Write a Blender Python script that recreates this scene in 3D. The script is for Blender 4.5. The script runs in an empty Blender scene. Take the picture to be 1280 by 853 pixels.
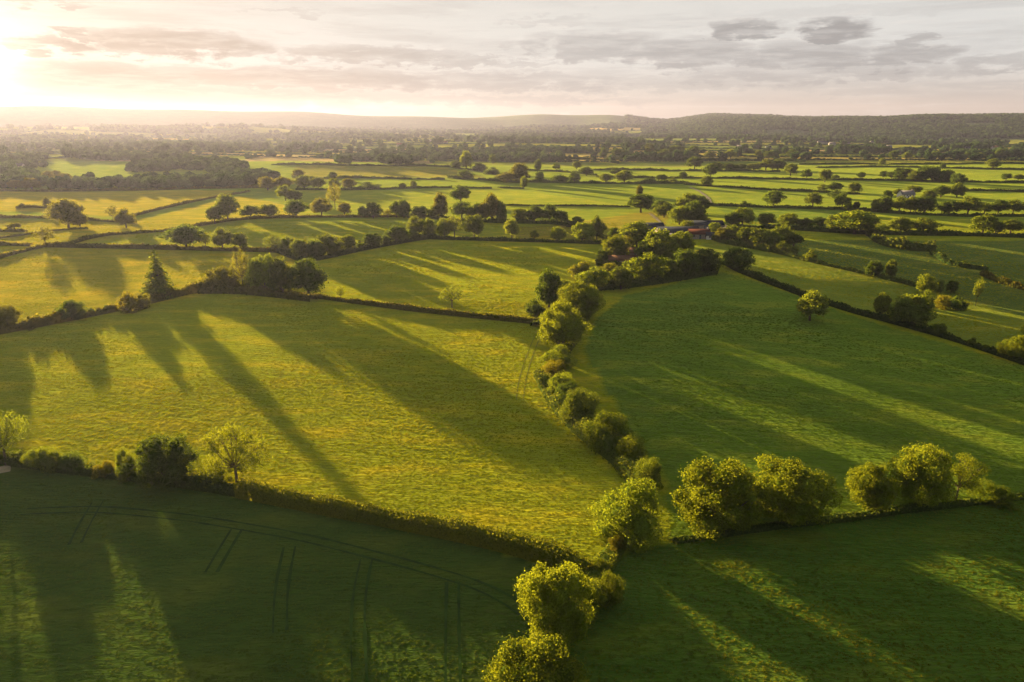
import bpy, math, random
import numpy as np
from mathutils import Vector
R = math.radians
rng = np.random.default_rng(7)
random.seed(7)
scn = bpy.context.scene
col = scn.collection

# ------------------------------------------------------------------ camera
CAM_H = 65.0
PITCH = 17.8
FPX = 853.0           # focal length in photo pixels (1280 wide)
PW, PH = 1280.0, 853.0
cam_d = bpy.data.cameras.new('camera')
cam_d.sensor_width = 36.0
cam_d.lens = 36.0 * FPX / PW
cam_d.clip_start = 1.0
cam_d.clip_end = 40000.0
cam = bpy.data.objects.new('camera', cam_d)
cam.location = (0, 0, CAM_H)
cam.rotation_euler = (R(90 - PITCH), 0, 0)
col.objects.link(cam)
scn.camera = cam

# ------------------------------------------------------------------ light
SUN_AZ = -36.0        # degrees, negative = left of the view axis
SUN_EL = 4.6
EXPO = 2.6
SKYK = 1 / 2 ** EXPO      # the sky values below are written as seen in the picture
sd = bpy.data.lights.new('sun', 'SUN')
sd.energy = 5.0
sd.angle = R(0.8)
sd.color = (1.0, 0.72, 0.36)
sun = bpy.data.objects.new('sun', sd)
sdir = Vector((math.sin(R(SUN_AZ)) * math.cos(R(SUN_EL)), math.cos(R(SUN_AZ)) * math.cos(R(SUN_EL)), math.sin(R(SUN_EL))))
sun.rotation_euler = sdir.to_track_quat('Z', 'Y').to_euler()
sun.location = (-300, 400, 300)
col.objects.link(sun)

scn.view_settings.view_transform = 'Standard'
scn.view_settings.look = 'None'
scn.view_settings.exposure = EXPO
scn.view_settings.gamma = 1.0
scn.cycles.use_denoising = True
scn.cycles.max_bounces = 5
scn.cycles.diffuse_bounces = 3
scn.cycles.transmission_bounces = 4
scn.cycles.volume_bounces = 0
scn.cycles.caustics_reflective = False
scn.cycles.caustics_refractive = False


def ray(px, py):
    """photo pixel -> unit world direction"""
    cx, cy = (px - PW / 2) / FPX, (PH / 2 - py) / FPX
    p = R(PITCH)
    fwd = math.cos(p) + cy * math.sin(p)
    up = -math.sin(p) + cy * math.cos(p)
    v = Vector((cx, fwd, up))
    return v.normalized()


def azel(px, py):
    v = ray(px, py)
    return math.atan2(v.x, v.y), math.asin(v.z)


# ------------------------------------------------------------------ world
world = bpy.data.worlds.new('World')
scn.world = world
world.use_nodes = True
nt = world.node_tree
for n in list(nt.nodes):
    nt.nodes.remove(n)


class NB:
    """tiny node-graph writer"""
    def __init__(s, nt):
        s.nt = nt

    def new(s, t, **kw):
        n = s.nt.nodes.new(t)
        for k, v in kw.items():
            setattr(n, k, v)
        return n

    def put(s, sock, v):
        if isinstance(v, bpy.types.NodeSocket):
            s.nt.links.new(v, sock)
        elif v is not None:
            sock.default_value = v

    def math(s, op, a, b=None, c=None, clamp=False):
        n = s.new('ShaderNodeMath', operation=op, use_clamp=clamp)
        s.put(n.inputs[0], a)
        s.put(n.inputs[1], b)
        s.put(n.inputs[2], c)
        return n.outputs[0]

    def smooth(s, v, lo, hi):
        n = s.new('ShaderNodeMapRange', interpolation_type='SMOOTHSTEP')
        s.put(n.inputs[0], v)
        n.inputs[1].default_value = lo
        n.inputs[2].default_value = hi
        return n.outputs[0]

    def mix(s, f, a, b, blend='MIX'):
        n = s.new('ShaderNodeMix', data_type='RGBA', blend_type=blend)
        s.put(n.inputs[0], f)
        for i, v in ((6, a), (7, b)):
            if isinstance(v, (tuple, list)):
                v = tuple(v) + (1,) * (4 - len(v))
            s.put(n.inputs[i], v)
        return n.outputs[2]

    def noise(s, vec, scale, detail=4, rough=0.55, dist=0.0):
        n = s.new('ShaderNodeTexNoise')
        s.put(n.inputs['Vector'], vec)
        n.inputs['Scale'].default_value = scale
        n.inputs['Detail'].default_value = detail
        n.inputs['Roughness'].default_value = rough
        n.inputs['Distortion'].default_value = dist
        return n.outputs[0]

    def comb(s, x, y, z):
        n = s.new('ShaderNodeCombineXYZ')
        s.put(n.inputs[0], x)
        s.put(n.inputs[1], y)
        s.put(n.inputs[2], z)
        return n.outputs[0]

    def sep(s, v):
        n = s.new('ShaderNodeSeparateXYZ')
        s.put(n.inputs[0], v)
        return n.outputs

    def mapping(s, v, scale=(1, 1, 1), rot=(0, 0, 0), loc=(0, 0, 0)):
        n = s.new('ShaderNodeMapping')
        s.put(n.inputs[0], v)
        n.inputs['Scale'].default_value = scale
        n.inputs['Rotation'].default_value = rot
        n.inputs['Location'].default_value = loc
        return n.outputs[0]


b = NB(nt)
tc = b.new('ShaderNodeTexCoord')
X, Y, Z = b.sep(tc.outputs['Generated'])
az = b.math('ARCTAN2', X, Y)
el = b.math('ARCSINE', Z)
# angle to the sun
dp = b.new('ShaderNodeVectorMath', operation='DOT_PRODUCT')
b.put(dp.inputs[0], tc.outputs['Generated'])
gdir = ray(-12, 78)
dp.inputs[1].default_value = (gdir.x, gdir.y, gdir.z)
cosg = dp.outputs['Value']
ang = b.math('ARCCOSINE', b.math('MINIMUM', cosg, 0.999999))
sky = b.new('ShaderNodeTexSky', sky_type='NISHITA')
sky.sun_disc = False
sky.sun_elevation = R(SUN_EL)
sky.sun_rotation = R(SUN_AZ)
sky.air_density = 1.2
sky.dust_density = 2.0
skyc = b.new('ShaderNodeVectorMath', operation='SCALE')
b.put(skyc.inputs[0], sky.outputs[0])
skyc.inputs['Scale'].default_value = 0.10 / SKYK * 0.12
# thin high veil, thicker toward the horizon and lit by the low sun
elv = b.math('ADD', b.math('MULTIPLY', el, 1.0), 0.0)
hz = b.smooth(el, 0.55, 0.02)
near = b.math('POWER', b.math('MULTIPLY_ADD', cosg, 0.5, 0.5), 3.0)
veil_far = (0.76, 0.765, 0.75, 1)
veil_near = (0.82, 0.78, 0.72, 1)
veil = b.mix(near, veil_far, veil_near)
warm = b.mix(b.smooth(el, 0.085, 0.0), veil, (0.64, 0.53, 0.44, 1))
fac = b.math('MULTIPLY_ADD', hz, 0.42, 0.54)  # veil kept strong overhead, out of view, to fill the shadows
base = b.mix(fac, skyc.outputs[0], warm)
# clouds in azimuth / elevation
cv = b.comb(b.math('MULTIPLY', az, 1.0), b.math('MULTIPLY', el, 4.6), 0.0)
n1 = b.noise(cv, 5.2, 6, 0.6, 0.3)
n2 = b.noise(b.mapping(cv, (1, 1.6, 1), loc=(3.1, 1.7, 0)), 16, 5, 0.6, 0.2)
n4 = b.noise(b.comb(az, b.math('MULTIPLY', el, 2.2), 7.7), 30, 7, 0.60, 0.25)
n5 = b.noise(b.mapping(cv, (1, 1.0, 1), loc=(1.7, 8.2, 0)), 14, 4, 0.6, 0.2)
wx = b.math('ADD', b.math('MULTIPLY', b.math('SUBTRACT', n4, 0.5), 0.08), b.math('MULTIPLY', b.math('SUBTRACT', n5, 0.5), 0.12))
wy = b.math('ADD', b.math('MULTIPLY', b.math('SUBTRACT', n2, 0.5), 0.030), b.math('MULTIPLY', b.math('SUBTRACT', n4, 0.5), 0.034))
azw = b.math('ADD', az, wx)
elw = b.math('ADD', el, wy)
blobs = [(225, 54, 110, 20, .85), (160, 60, 60, 12, .7), (52, 57, 52, 13, .95), (100, 42, 30, 8, .8), (300, 62, 50, 12, .7), (60, 4, 60, 6, .5), (930, 37, 52, 14, .9), (1042, 38, 44, 17, 1.0), (1000, 72, 110, 22, .8),
         (860, 68, 80, 24, .75), (1125, 70, 75, 20, .8), (1152, 48, 30, 7, .7), (740, 58, 95, 20, .65), (470, 70, 120, 14, .7), (585, 77, 50, 8, .6),
         (90, 97, 190, 24, .95), (360, 100, 230, 18, .85), (620, 102, 180, 14, .65), (1250, 78, 70, 14, .6), (1010, 92, 190, 14, .6), (690, 26, 60, 6, .25), (860, 105, 230, 12, .4),
         (200, 122, 330, 16, .95), (560, 126, 240, 8, .6), (1120, 110, 200, 9, .3), (650, 82, 40, 6, .5), (1060, 14, 200, 8, .18), (360, 14, 60, 5, .3)]
dens = None
for (bx, by, rx, ry, st) in blobs:
    a0, e0 = azel(bx, by)
    a1, _ = azel(bx + rx, by)
    _, e1 = azel(bx, by + ry)
    dx = b.math('DIVIDE', b.math('SUBTRACT', azw, a0), abs(a1 - a0) * 1.15)
    dy = b.math('DIVIDE', b.math('SUBTRACT', elw, e0), abs(e1 - e0))
    q = b.math('SQRT', b.math('ADD', b.math('MULTIPLY', dx, dx), b.math('MULTIPLY', dy, dy)))
    soft = b.math('ADD', b.smooth(q, 1.45, 0.25), b.math('MULTIPLY', b.math('SUBTRACT', n4, 0.5), 1.4))
    m = b.math('MULTIPLY', b.smooth(soft, 0.10, 0.86), st)
    dens = m if dens is None else b.math('MAXIMUM', dens, m)
# generic broken cloud everywhere else, projected on a flat layer
inv = b.math('DIVIDE', 1.0, b.math('ADD', b.math('MAXIMUM', el, 0.0), 0.10))
lay = b.comb(b.math('MULTIPLY', X, inv), b.math('MULTIPLY', Y, inv), 2.0)
n3 = b.noise(lay, 0.55, 7, 0.6, 0.2)
gen = b.math('MULTIPLY', b.smooth(n3, 0.50, 0.68), b.math('MULTIPLY_ADD', b.smooth(el, 0.10, 0.25), 0.5, 0.20))
dens = b.math('MAXIMUM', dens, gen)
# layered streaks drawn out along the horizon
n6 = b.noise(b.comb(az, b.math('MULTIPLY', el, 11.0), 4.0), 4.2, 7, 0.62, 0.35)
streak = b.math('MULTIPLY', b.smooth(n6, 0.44, 0.66), b.math('MULTIPLY', b.math('MULTIPLY', b.smooth(el, 0.008, 0.04), b.smooth(el, 0.30, 0.07)), 0.34))
dens = b.math('MAXIMUM', dens, streak)
# break-up inside the clouds
dens = b.math('MULTIPLY', dens, b.math('MULTIPLY_ADD', b.smooth(n2, 0.30, 0.62), 0.45, 0.62), clamp=True)
cl_far = (0.37, 0.355, 0.345, 1)
cl_near = (0.50, 0.39, 0.30, 1)
cloud = b.mix(b.smooth(ang, 0.75, 0.08), cl_far, cl_near)
c1 = b.mix(b.math('MULTIPLY', dens, 0.97), base, cloud)
# bright rims and wisps
wisp = b.smooth(b.noise(b.mapping(cv, (1, 3.2, 1), loc=(0, 9, 0)), 9, 6, 0.65, 0.5), 0.52, 0.72)
c2 = b.mix(b.math('MULTIPLY', wisp, b.math('MULTIPLY', b.math('SUBTRACT', 1.0, dens), 0.35)), c1, (0.90, 0.82, 0.75, 1))
# glow round the sun
g1 = b.math('MULTIPLY', b.math('EXPONENT', b.math('MULTIPLY', ang, -44.0)), 2.0)
g2 = b.math('MULTIPLY', b.math('EXPONENT', b.math('MULTIPLY', ang, -5.0)), 0.03)
att = b.math('MULTIPLY_ADD', dens, -0.35, 1.0)
def scl(c, f):
    n = b.new('ShaderNodeVectorMath', operation='SCALE')
    n.inputs[0].default_value = c
    b.put(n.inputs['Scale'], b.math('MULTIPLY', f, att))
    return n.outputs[0]
c3 = b.mix(1.0, c2, scl((1.0, 0.86, 0.66), g1), 'ADD')
c4 = b.mix(1.0, c3, scl((1.0, 0.80, 0.62), g2), 'ADD')
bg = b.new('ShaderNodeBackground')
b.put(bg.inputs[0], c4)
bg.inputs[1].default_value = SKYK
wo = b.new('ShaderNodeOutputWorld')
nt.links.new(bg.outputs[0], wo.inputs[0])

# ------------------------------------------------------------------ terrain
def sstep(a, b_, x):
    t = np.clip((x - a) / (b_ - a), 0, 1)
    return t * t * (3 - 2 * t)


def flat_at(px, py):
    v = ray(px, py)
    return v.x * CAM_H / -v.z, v.y * CAM_H / -v.z


_r = sorted((flat_at(*q) for q in ((790, 680), (806, 612), (745, 556), (705, 500), (702, 440), (735, 380), (890, 345))), key=lambda t: t[1])
ROWY, ROWX = [q[1] for q in _r], [q[0] for q in _r]
_l = [flat_at(*q) for q in ((-200, 550), (0, 577), (175, 600), (350, 628), (500, 657), (640, 687), (760, 700), (840, 678), (1000, 655), (1180, 634), (1400, 610))]
LOWX, LOWY = [q[0] for q in _l], [q[1] for q in _l]


def height(x, y):
    x = np.asarray(x, float)
    y = np.asarray(y, float)
    d = np.hypot(x, y)
    h = 0.45 * np.sin(x / 61 + 1.3) * np.cos(y / 47) + 0.3 * np.sin(x / 23 + y / 31)
    h = h * sstep(40, 160, d)
    f = sstep(650, 1500, y)
    h = h + f * (5 * np.sin(x / 420 + 0.7) * np.cos(y / 380) + 3.0 * np.sin(x / 190 + y / 260))
    # the big right field falls away from the central hedgerow, the near fields from theirs
    u = x - np.interp(y, ROWY, ROWX)
    h = h - 4.8 * sstep(4, 125, u) * sstep(60, 110, y) * (1 - sstep(255, 400, y))
    v = np.interp(x, LOWX, LOWY) - y
    h = h - (1.2 - 1.0 * sstep(0, 30, x)) * sstep(3, 70, v)
    # low swell in the middle distance
    h = h + 6.0 * np.exp(-(((x + 230) / 230) ** 2 + ((y - 1060) / 90) ** 2))
    a = np.degrees(np.arctan2(x, np.maximum(y, 1)))
    # wooded ridge on the right
    top = 74 + 4 * np.sin(a / 2.3) + 2.5 * np.sin(a / 0.8 + 2) + 12 * sstep(18, 36, a)
    h = h + top * sstep(9, 20, a) * sstep(3000, 4700, d) * (1 - 0.5 * sstep(5200, 7500, d))
    h = h + 42 * sstep(-4, 8, a) * (1 - sstep(14, 22, a)) * sstep(3800, 5400, d) * (0.8 + 0.2 * np.sin(a / 1.1))
    # far hazy ridges, highest at the left
    h = h + (168 + 8 * np.sin(a / 3.1) + 4 * np.sin(a / 1.3 + 1)) * (1 - 0.33 * sstep(-24, -8, a)) * (1 - 0.10 * sstep(-6, 4, a)) * (1 - 0.6 * sstep(5, 13, a)) * sstep(5200, 6700, d)
    h = h + 38 * (1 - sstep(-22, -6, a)) * sstep(3600, 4500, d) * (1 - sstep(4700, 5300, d))
    return h


def ground_at(px, py):
    v = ray(px, py)
    t = 20.0
    if v.z >= -0.002:
        return None
    t = CAM_H / -v.z
    for _ in range(12):
        h = float(height(v.x * t, v.y * t))
        t = t + 0.8 * ((CAM_H - h) / -v.z - t)
    return Vector((v.x * t, v.y * t, float(height(v.x * t, v.y * t))))


def depth(p):
    """distance along the camera axis"""
    return p.y * math.cos(R(PITCH)) + (CAM_H - p.z) * math.sin(R(PITCH))


def mesh_np(name, verts, faces, mats=(), smooth=False, mi=None):
    verts = np.asarray(verts, np.float32)
    faces = np.asarray(faces, np.int32)
    me = bpy.data.meshes.new(name)
    k = faces.shape[1]
    me.vertices.add(len(verts))
    me.vertices.foreach_set('co', verts.ravel())
    me.loops.add(faces.size)
    me.loops.foreach_set('vertex_index', faces.ravel())
    me.polygons.add(len(faces))
    me.polygons.foreach_set('loop_start', np.arange(0, faces.size, k, dtype=np.int32))
    me.polygons.foreach_set('loop_total', np.full(len(faces), k, np.int32))
    if mi is not None:
        me.polygons.foreach_set('material_index', np.asarray(mi, np.int32))
    if smooth:
        me.polygons.foreach_set('use_smooth', np.ones(len(faces), bool))
    me.update(calc_edges=True)
    for m in mats:
        me.materials.append(m)
    return me


def link(name, me, parent=None, **props):
    o = bpy.data.objects.new(name, me)
    col.objects.link(o)
    if parent:
        o.parent = parent
    for k, v in props.items():
        if v is not None:
            o[k] = v
    return o


# ------------------------------------------------------------------ materials
def mat(name):
    m = bpy.data.materials.new(name)
    m.use_nodes = True
    for n in list(m.node_tree.nodes):
        m.node_tree.nodes.remove(n)
    return m, NB(m.node_tree)


def finish(m, g, shader):
    o = g.new('ShaderNodeOutputMaterial')
    m.node_tree.links.new(shader, o.inputs[0])
    return m


def leaf_material(name, base, trans, tfac=0.5, use_color=True, vary=0.35):
    m, g = mat(name)
    oi = g.new('ShaderNodeObjectInfo')
    geo = g.new('ShaderNodeNewGeometry')
    rnd = geo.outputs['Random Per Island']
    v1 = g.math('MULTIPLY_ADD', rnd, vary * 2, 1 - vary)
    v2 = g.math('MULTIPLY_ADD', oi.outputs['Random'], 0.3 if use_color else 0.8, 0.85 if use_color else 0.6)
    v = g.math('MULTIPLY', v1, v2)
    def tint(c):
        x = g.mix(1.0, tuple(c), oi.outputs['Color'], 'MULTIPLY') if use_color else None
        s = g.new('ShaderNodeVectorMath', operation='SCALE')
        if x is None:
            hs = g.mix(oi.outputs['Random'], tuple(c), (c[0] * 1.25, c[1] * 1.05, c[2] * 0.9))
            g.put(s.inputs[0], hs)
        else:
            g.put(s.inputs[0], x)
        g.put(s.inputs['Scale'], v)
        return s.outputs[0]
    d = g.new('ShaderNodeBsdfDiffuse')
    def sward(c):
        if 'blade' not in name:
            return c
        big = g.noise(g.mapping(geo.outputs['Position'], (1, 1.6, 1)), 0.028, 6, 0.6, 0.6)
        sm = g.noise(g.mapping(geo.outputs['Position'], (0.5, 1.7, 1), (0, 0, 0.2)), 0.22, 4, 0.6, 0.3)
        c = g.mix(g.smooth(big, 0.40, 0.62), c, g.mix(1.0, c, (1.16, 1.02, 0.92), 'MULTIPLY'))
        return g.mix(g.smooth(sm, 0.35, 0.65), c, g.mix(1.0, c, (0.88, 0.93, 1.0), 'MULTIPLY'))
    g.put(d.inputs[0], sward(tint(base)))
    t = g.new('ShaderNodeBsdfTranslucent')
    g.put(t.inputs[0], sward(tint(trans)))
    mx = g.new('ShaderNodeMixShader')
    mx.inputs[0].default_value = tfac
    m.node_tree.links.new(d.outputs[0], mx.inputs[1])
    m.node_tree.links.new(t.outputs[0], mx.inputs[2])
    return finish(m, g, mx.outputs[0])


LEAF = leaf_material('leaf', (0.060, 0.098, 0.016), (0.20, 0.23, 0.012), 0.5, vary=0.36)
FARLEAF = leaf_material('far_leaf', (0.044, 0.088, 0.030), (0.062, 0.115, 0.026), 0.4, use_color=False)
HEDGE = leaf_material('hedge_leaf', (0.055, 0.086, 0.016), (0.17, 0.18, 0.012), 0.48)
GRASS = leaf_material('grass_blade', (0.205, 0.25, 0.010), (0.31, 0.30, 0.006), 0.5, vary=0.25)
GRASS_R = leaf_material('lush_grass_blade', (0.078, 0.135, 0.010), (0.14, 0.19, 0.008), 0.45, vary=0.25)
GRASS_SHADE = leaf_material('shade_grass_blade', (0.040, 0.078, 0.010), (0.26, 0.25, 0.008), 0.45, vary=0.25)  # lower right grass, foreground shade painted into its diffuse colour
CROP = leaf_material('crop_blade', (0.042, 0.080, 0.012), (0.12, 0.155, 0.010), 0.45, vary=0.25)  # dark crop green, deepened in colour for the foreground shade


def bark_material():
    m, g = mat('bark')
    t = g.new('ShaderNodeTexCoord')
    n = g.noise(g.mapping(t.outputs['Object'], (30, 30, 6)), 3, 4)
    c = g.mix(n, (0.05, 0.038, 0.025), (0.12, 0.095, 0.07))
    d = g.new('ShaderNodeBsdfDiffuse')
    g.put(d.inputs[0], c)
    return finish(m, g, d.outputs[0])


BARK = bark_material()


def ground_material():
    m, g = mat('pasture')
    at = g.new('ShaderNodeAttribute', attribute_name='tone', attribute_type='GEOMETRY')
    tcn = g.new('ShaderNodeTexCoord')
    P = tcn.outputs['Object']
    big = g.noise(P, 0.012, 5, 0.6)
    mid = g.noise(g.mapping(P, (0.6, 1.5, 1), (0, 0, 0.25)), 0.09, 5, 0.6)
    fine = g.noise(g.mapping(P, (0.45, 1.5, 1), (0, 0, 0.3)), 0.9, 5, 0.65, 0.4)
    v = g.math('ADD', g.math('MULTIPLY', big, 0.5), g.math('MULTIPLY', mid, 0.5))
    v = g.math('ADD', v, g.math('MULTIPLY', fine, 0.7))
    v = g.math('MULTIPLY_ADD', v, 1.25, 0.0)
    s = g.new('ShaderNodeVectorMath', operation='SCALE')
    g.put(s.inputs[0], at.outputs['Color'])
    g.put(s.inputs['Scale'], v)
    dry = g.mix(1.0, s.outputs[0], (1.45, 1.12, 1.0), 'MULTIPLY')
    c = g.mix(g.smooth(mid, 0.45, 0.7), s.outputs[0], dry)
    f2 = g.noise(g.mapping(P, (0.28, 1.6, 1), (0, 0, 0.3)), 0.55, 4, 0.6, 0.6)
    hgt = g.math('ADD', g.math('MULTIPLY', fine, 0.9), g.math('MULTIPLY', f2, 0.8))
    bu = g.new('ShaderNodeBump')
    bu.inputs['Strength'].default_value = 1.0
    bu.inputs['Distance'].default_value = 0.6
    g.put(bu.inputs['Height'], hgt)
    d = g.new('ShaderNodeBsdfDiffuse')
    g.put(d.inputs[0], c)
    g.put(d.inputs['Normal'], bu.outputs[0])
    t = g.new('ShaderNodeBsdfSheen')
    g.put(t.inputs[0], g.mix(1.0, c, (1.1, 1.0, 0.8), 'MULTIPLY'))
    t.inputs['Roughness'].default_value = 0.6
    g.put(t.inputs['Normal'], bu.outputs[0])
    ad = g.new('ShaderNodeAddShader')
    m.node_tree.links.new(d.outputs[0], ad.inputs[0])
    m.node_tree.links.new(t.outputs[0], ad.inputs[1])
    return finish(m, g, ad.outputs[0])


PASTURE = ground_material()


def flat_material(name, c, c2=None, scale=3.0, rough=0.8, nscale=(1, 1, 1)):
    m, g = mat(name)
    tcn = g.new('ShaderNodeTexCoord')
    n = g.noise(g.mapping(tcn.outputs['Object'], nscale), scale, 5, 0.6)
    cc = g.mix(g.smooth(n, 0.3, 0.7), c, c2 or tuple(x * 0.7 for x in c))
    p = g.new('ShaderNodeBsdfPrincipled')
    g.put(p.inputs['Base Color'], cc)
    p.inputs['Roughness'].default_value = rough
    p.inputs['Specular IOR Level'].default_value = 0.5 if rough < 0.3 else 0.0
    return finish(m, g, p.outputs[0])


# ------------------------------------------------------------------ fields beyond the traced ones
rr = np.random.default_rng(21)
YB = [1190.0]
while YB[-1] < 6500:
    YB.append(YB[-1] + rr.uniform(0.055, 0.125) * YB[-1])
YB = np.array(YB)
ROWW = rr.uniform(0.16, 0.42, len(YB) + 2) * np.concatenate([[1200], YB, [9000]])
ROWO = rr.uniform(0, 500, len(YB) + 2)


def warp(x, y):
    return y + 0.02 * y * np.sin(x / (0.45 * np.maximum(y, 600)) + y / 900.0) + 0.05 * x


def field_id(x, y):
    v = warp(x, y)
    r = np.searchsorted(YB, v)
    c = np.floor((x + ROWO[r] + 0.12 * (v - 1200)) / ROWW[r]).astype(int)
    return r, c


def hash01(a, b_):
    h = np.sin(a * 127.1 + b_ * 311.7 + 3.3) * 43758.5453
    return h - np.floor(h)


# ------------------------------------------------------------------ ground sheet
def axis(lim0, lim1, s0, k):
    out = [0.0]
    while out[-1] < lim1:
        out.append(out[-1] + max(s0, k * out[-1]))
    neg = [0.0]
    while neg[-1] < lim0:
        neg.append(neg[-1] + max(s0 * 4, k * 3 * neg[-1]))
    return np.array([-v for v in neg[:0:-1]] + out)


ya = axis(400, 7050, 1.6, 0.0105)
xs = axis(0, 5300, 1.9, 0.0135)
xa = np.concatenate([-xs[:0:-1], xs])
GX, GY = np.meshgrid(xa, ya)
GZ = height(GX, GY)
nx, ny = len(xa), len(ya)
idx = np.arange(nx * ny).reshape(ny, nx)
F = np.stack([idx[:-1, :-1], idx[:-1, 1:], idx[1:, 1:], idx[1:, :-1]], -1).reshape(-1, 4)
V = np.stack([GX, GY, GZ], -1).reshape(-1, 3)
tone = np.empty((nx * ny, 4), np.float32)
tone[:] = (0.145, 0.172, 0.009, 1)
x_, y_ = V[:, 0], V[:, 1]
r_, c_ = field_id(x_, y_)
h1, h2 = hash01(r_, c_), hash01(r_ + 40, c_ + 9)
farm = y_ > 1150
mid_ = sstep(330, 560, y_)[:, None]
tone[:, :3] = tone[:, :3] * (1 - mid_) + np.array([0.098, 0.140, 0.016]) * mid_
kinds = np.array([(0.078, 0.104, 0.013), (0.095, 0.115, 0.016), (0.06, 0.09, 0.018), (0.16, 0.15, 0.04), (0.13, 0.115, 0.05), (0.20, 0.18, 0.07)])
ki = np.select([h1 < .38, h1 < .6, h1 < .78, h1 < .90, h1 < .96], [0, 1, 2, 3, 4], 5)
tone[farm, :3] = (kinds[ki] * (0.85 + 0.35 * h2[:, None]))[farm]


d_ = np.hypot(x_, y_)
wooded = (d_ > 5300) | ((np.degrees(np.arctan2(x_, np.maximum(y_, 1))) > 11) & (d_ > 3200))
tone[wooded, :3] = (0.040, 0.062, 0.030)


def in_poly(poly, x, y):
    ins = np.zeros(len(x), bool)
    n = len(poly)
    for i in range(n):
        (x1, y1), (x2, y2) = poly[i], poly[(i + 1) % n]
        if y1 == y2:
            continue
        c = ((y1 > y) != (y2 > y)) & (x < (x2 - x1) * (y - y1) / (y2 - y1) + x1)
        ins ^= c
    return ins


FIELDS = [  # traced on the photograph, crop / sward colours
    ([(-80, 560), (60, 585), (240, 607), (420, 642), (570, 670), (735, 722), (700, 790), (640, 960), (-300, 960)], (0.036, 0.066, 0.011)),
    ([(895, 300), (960, 316), (1060, 338), (1150, 360), (1300, 402), (1300, 455), (1100, 398), (1000, 368), (925, 338), (890, 322), (860, 312)], (0.105, 0.140, 0.018)),
    ([(730, 440), (745, 400), (780, 370), (900, 340), (1000, 370), (1290, 460), (1500, 560), (1280, 622), (840, 678), (830, 600), (790, 540)], (0.075, 0.125, 0.013)),
    ([(735, 722), (780, 690), (840, 678), (1280, 622), (1500, 610), (1500, 960), (640, 960), (700, 790)], (0.040, 0.078, 0.010)),  # lower right field, tone darkened to stand for shade
    ([(-60, 240), (300, 238), (160, 272), (-60, 262)], (0.16, 0.155, 0.012)),
    ([(-60, 345), (0, 325), (60, 310), (400, 318), (300, 361), (150, 388), (0, 417), (-60, 430)], (0.165, 0.165, 0.010)),  # tone yellowed to carry the warm low sunlight
    ([(-60, 275), (160, 278), (300, 245), (420, 268), (290, 276), (85, 307), (-60, 305)], (0.155, 0.157, 0.012)),
    ([(370, 238), (650, 238), (785, 258), (700, 262), (520, 268), (370, 268)], (0.12, 0.155, 0.016)),
    ([(370, 208), (560, 210), (610, 222), (450, 221), (365, 228)], (0.11, 0.12, 0.015)),
    ([(1000, 300), (1290, 300), (1290, 400), (1160, 360), (960, 312)], (0.060, 0.092, 0.018)),
    ([(640, 284), (690, 282), (840, 262), (830, 288), (760, 303), (640, 300)], (0.115, 0.118, 0.014)),
    ([(900, 262), (1060, 262), (1060, 288), (930, 285)], (0.07, 0.11, 0.016)),
]
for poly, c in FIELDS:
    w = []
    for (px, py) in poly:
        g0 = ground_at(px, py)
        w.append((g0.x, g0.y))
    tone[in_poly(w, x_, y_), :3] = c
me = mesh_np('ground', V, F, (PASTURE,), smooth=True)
ca = me.color_attributes.new('tone', 'FLOAT_COLOR', 'POINT')
ca.data.foreach_set('color', tone.ravel())
link('ground', me, kind='structure')


# ------------------------------------------------------------------ leaves, crowns, trunks
def quads(cen, nor, size, rg, aspect=0.75):
    n = len(cen)
    nor = nor / (np.linalg.norm(nor, axis=1, keepdims=True) + 1e-9)
    a = rg.normal(size=(n, 3))
    t = np.cross(nor, a)
    t /= (np.linalg.norm(t, axis=1, keepdims=True) + 1e-9)
    u = np.cross(nor, t)
    s = np.asarray(size).reshape(-1, 1) * 0.5
    s2 = s * aspect
    v = np.stack([cen - t * s - u * s2 * 0.5, cen + u * -s2 * 0.2 + t * s * 0.2 - u * s2 * 0.8, cen + t * s + u * s2 * 0.4, cen - t * s * 0.3 + u * s2], 1).reshape(-1, 3)
    return v, np.arange(n * 4).reshape(n, 4)


def ico(n=1):
    import bmesh
    bm = bmesh.new()
    bmesh.ops.create_icosphere(bm, subdivisions=n, radius=1)
    v = np.array([x.co[:] for x in bm.verts])
    f = np.array([[y.index for y in x.verts] for x in bm.faces])
    bm.free()
    return v, f


ICO = ico(2)


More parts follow.
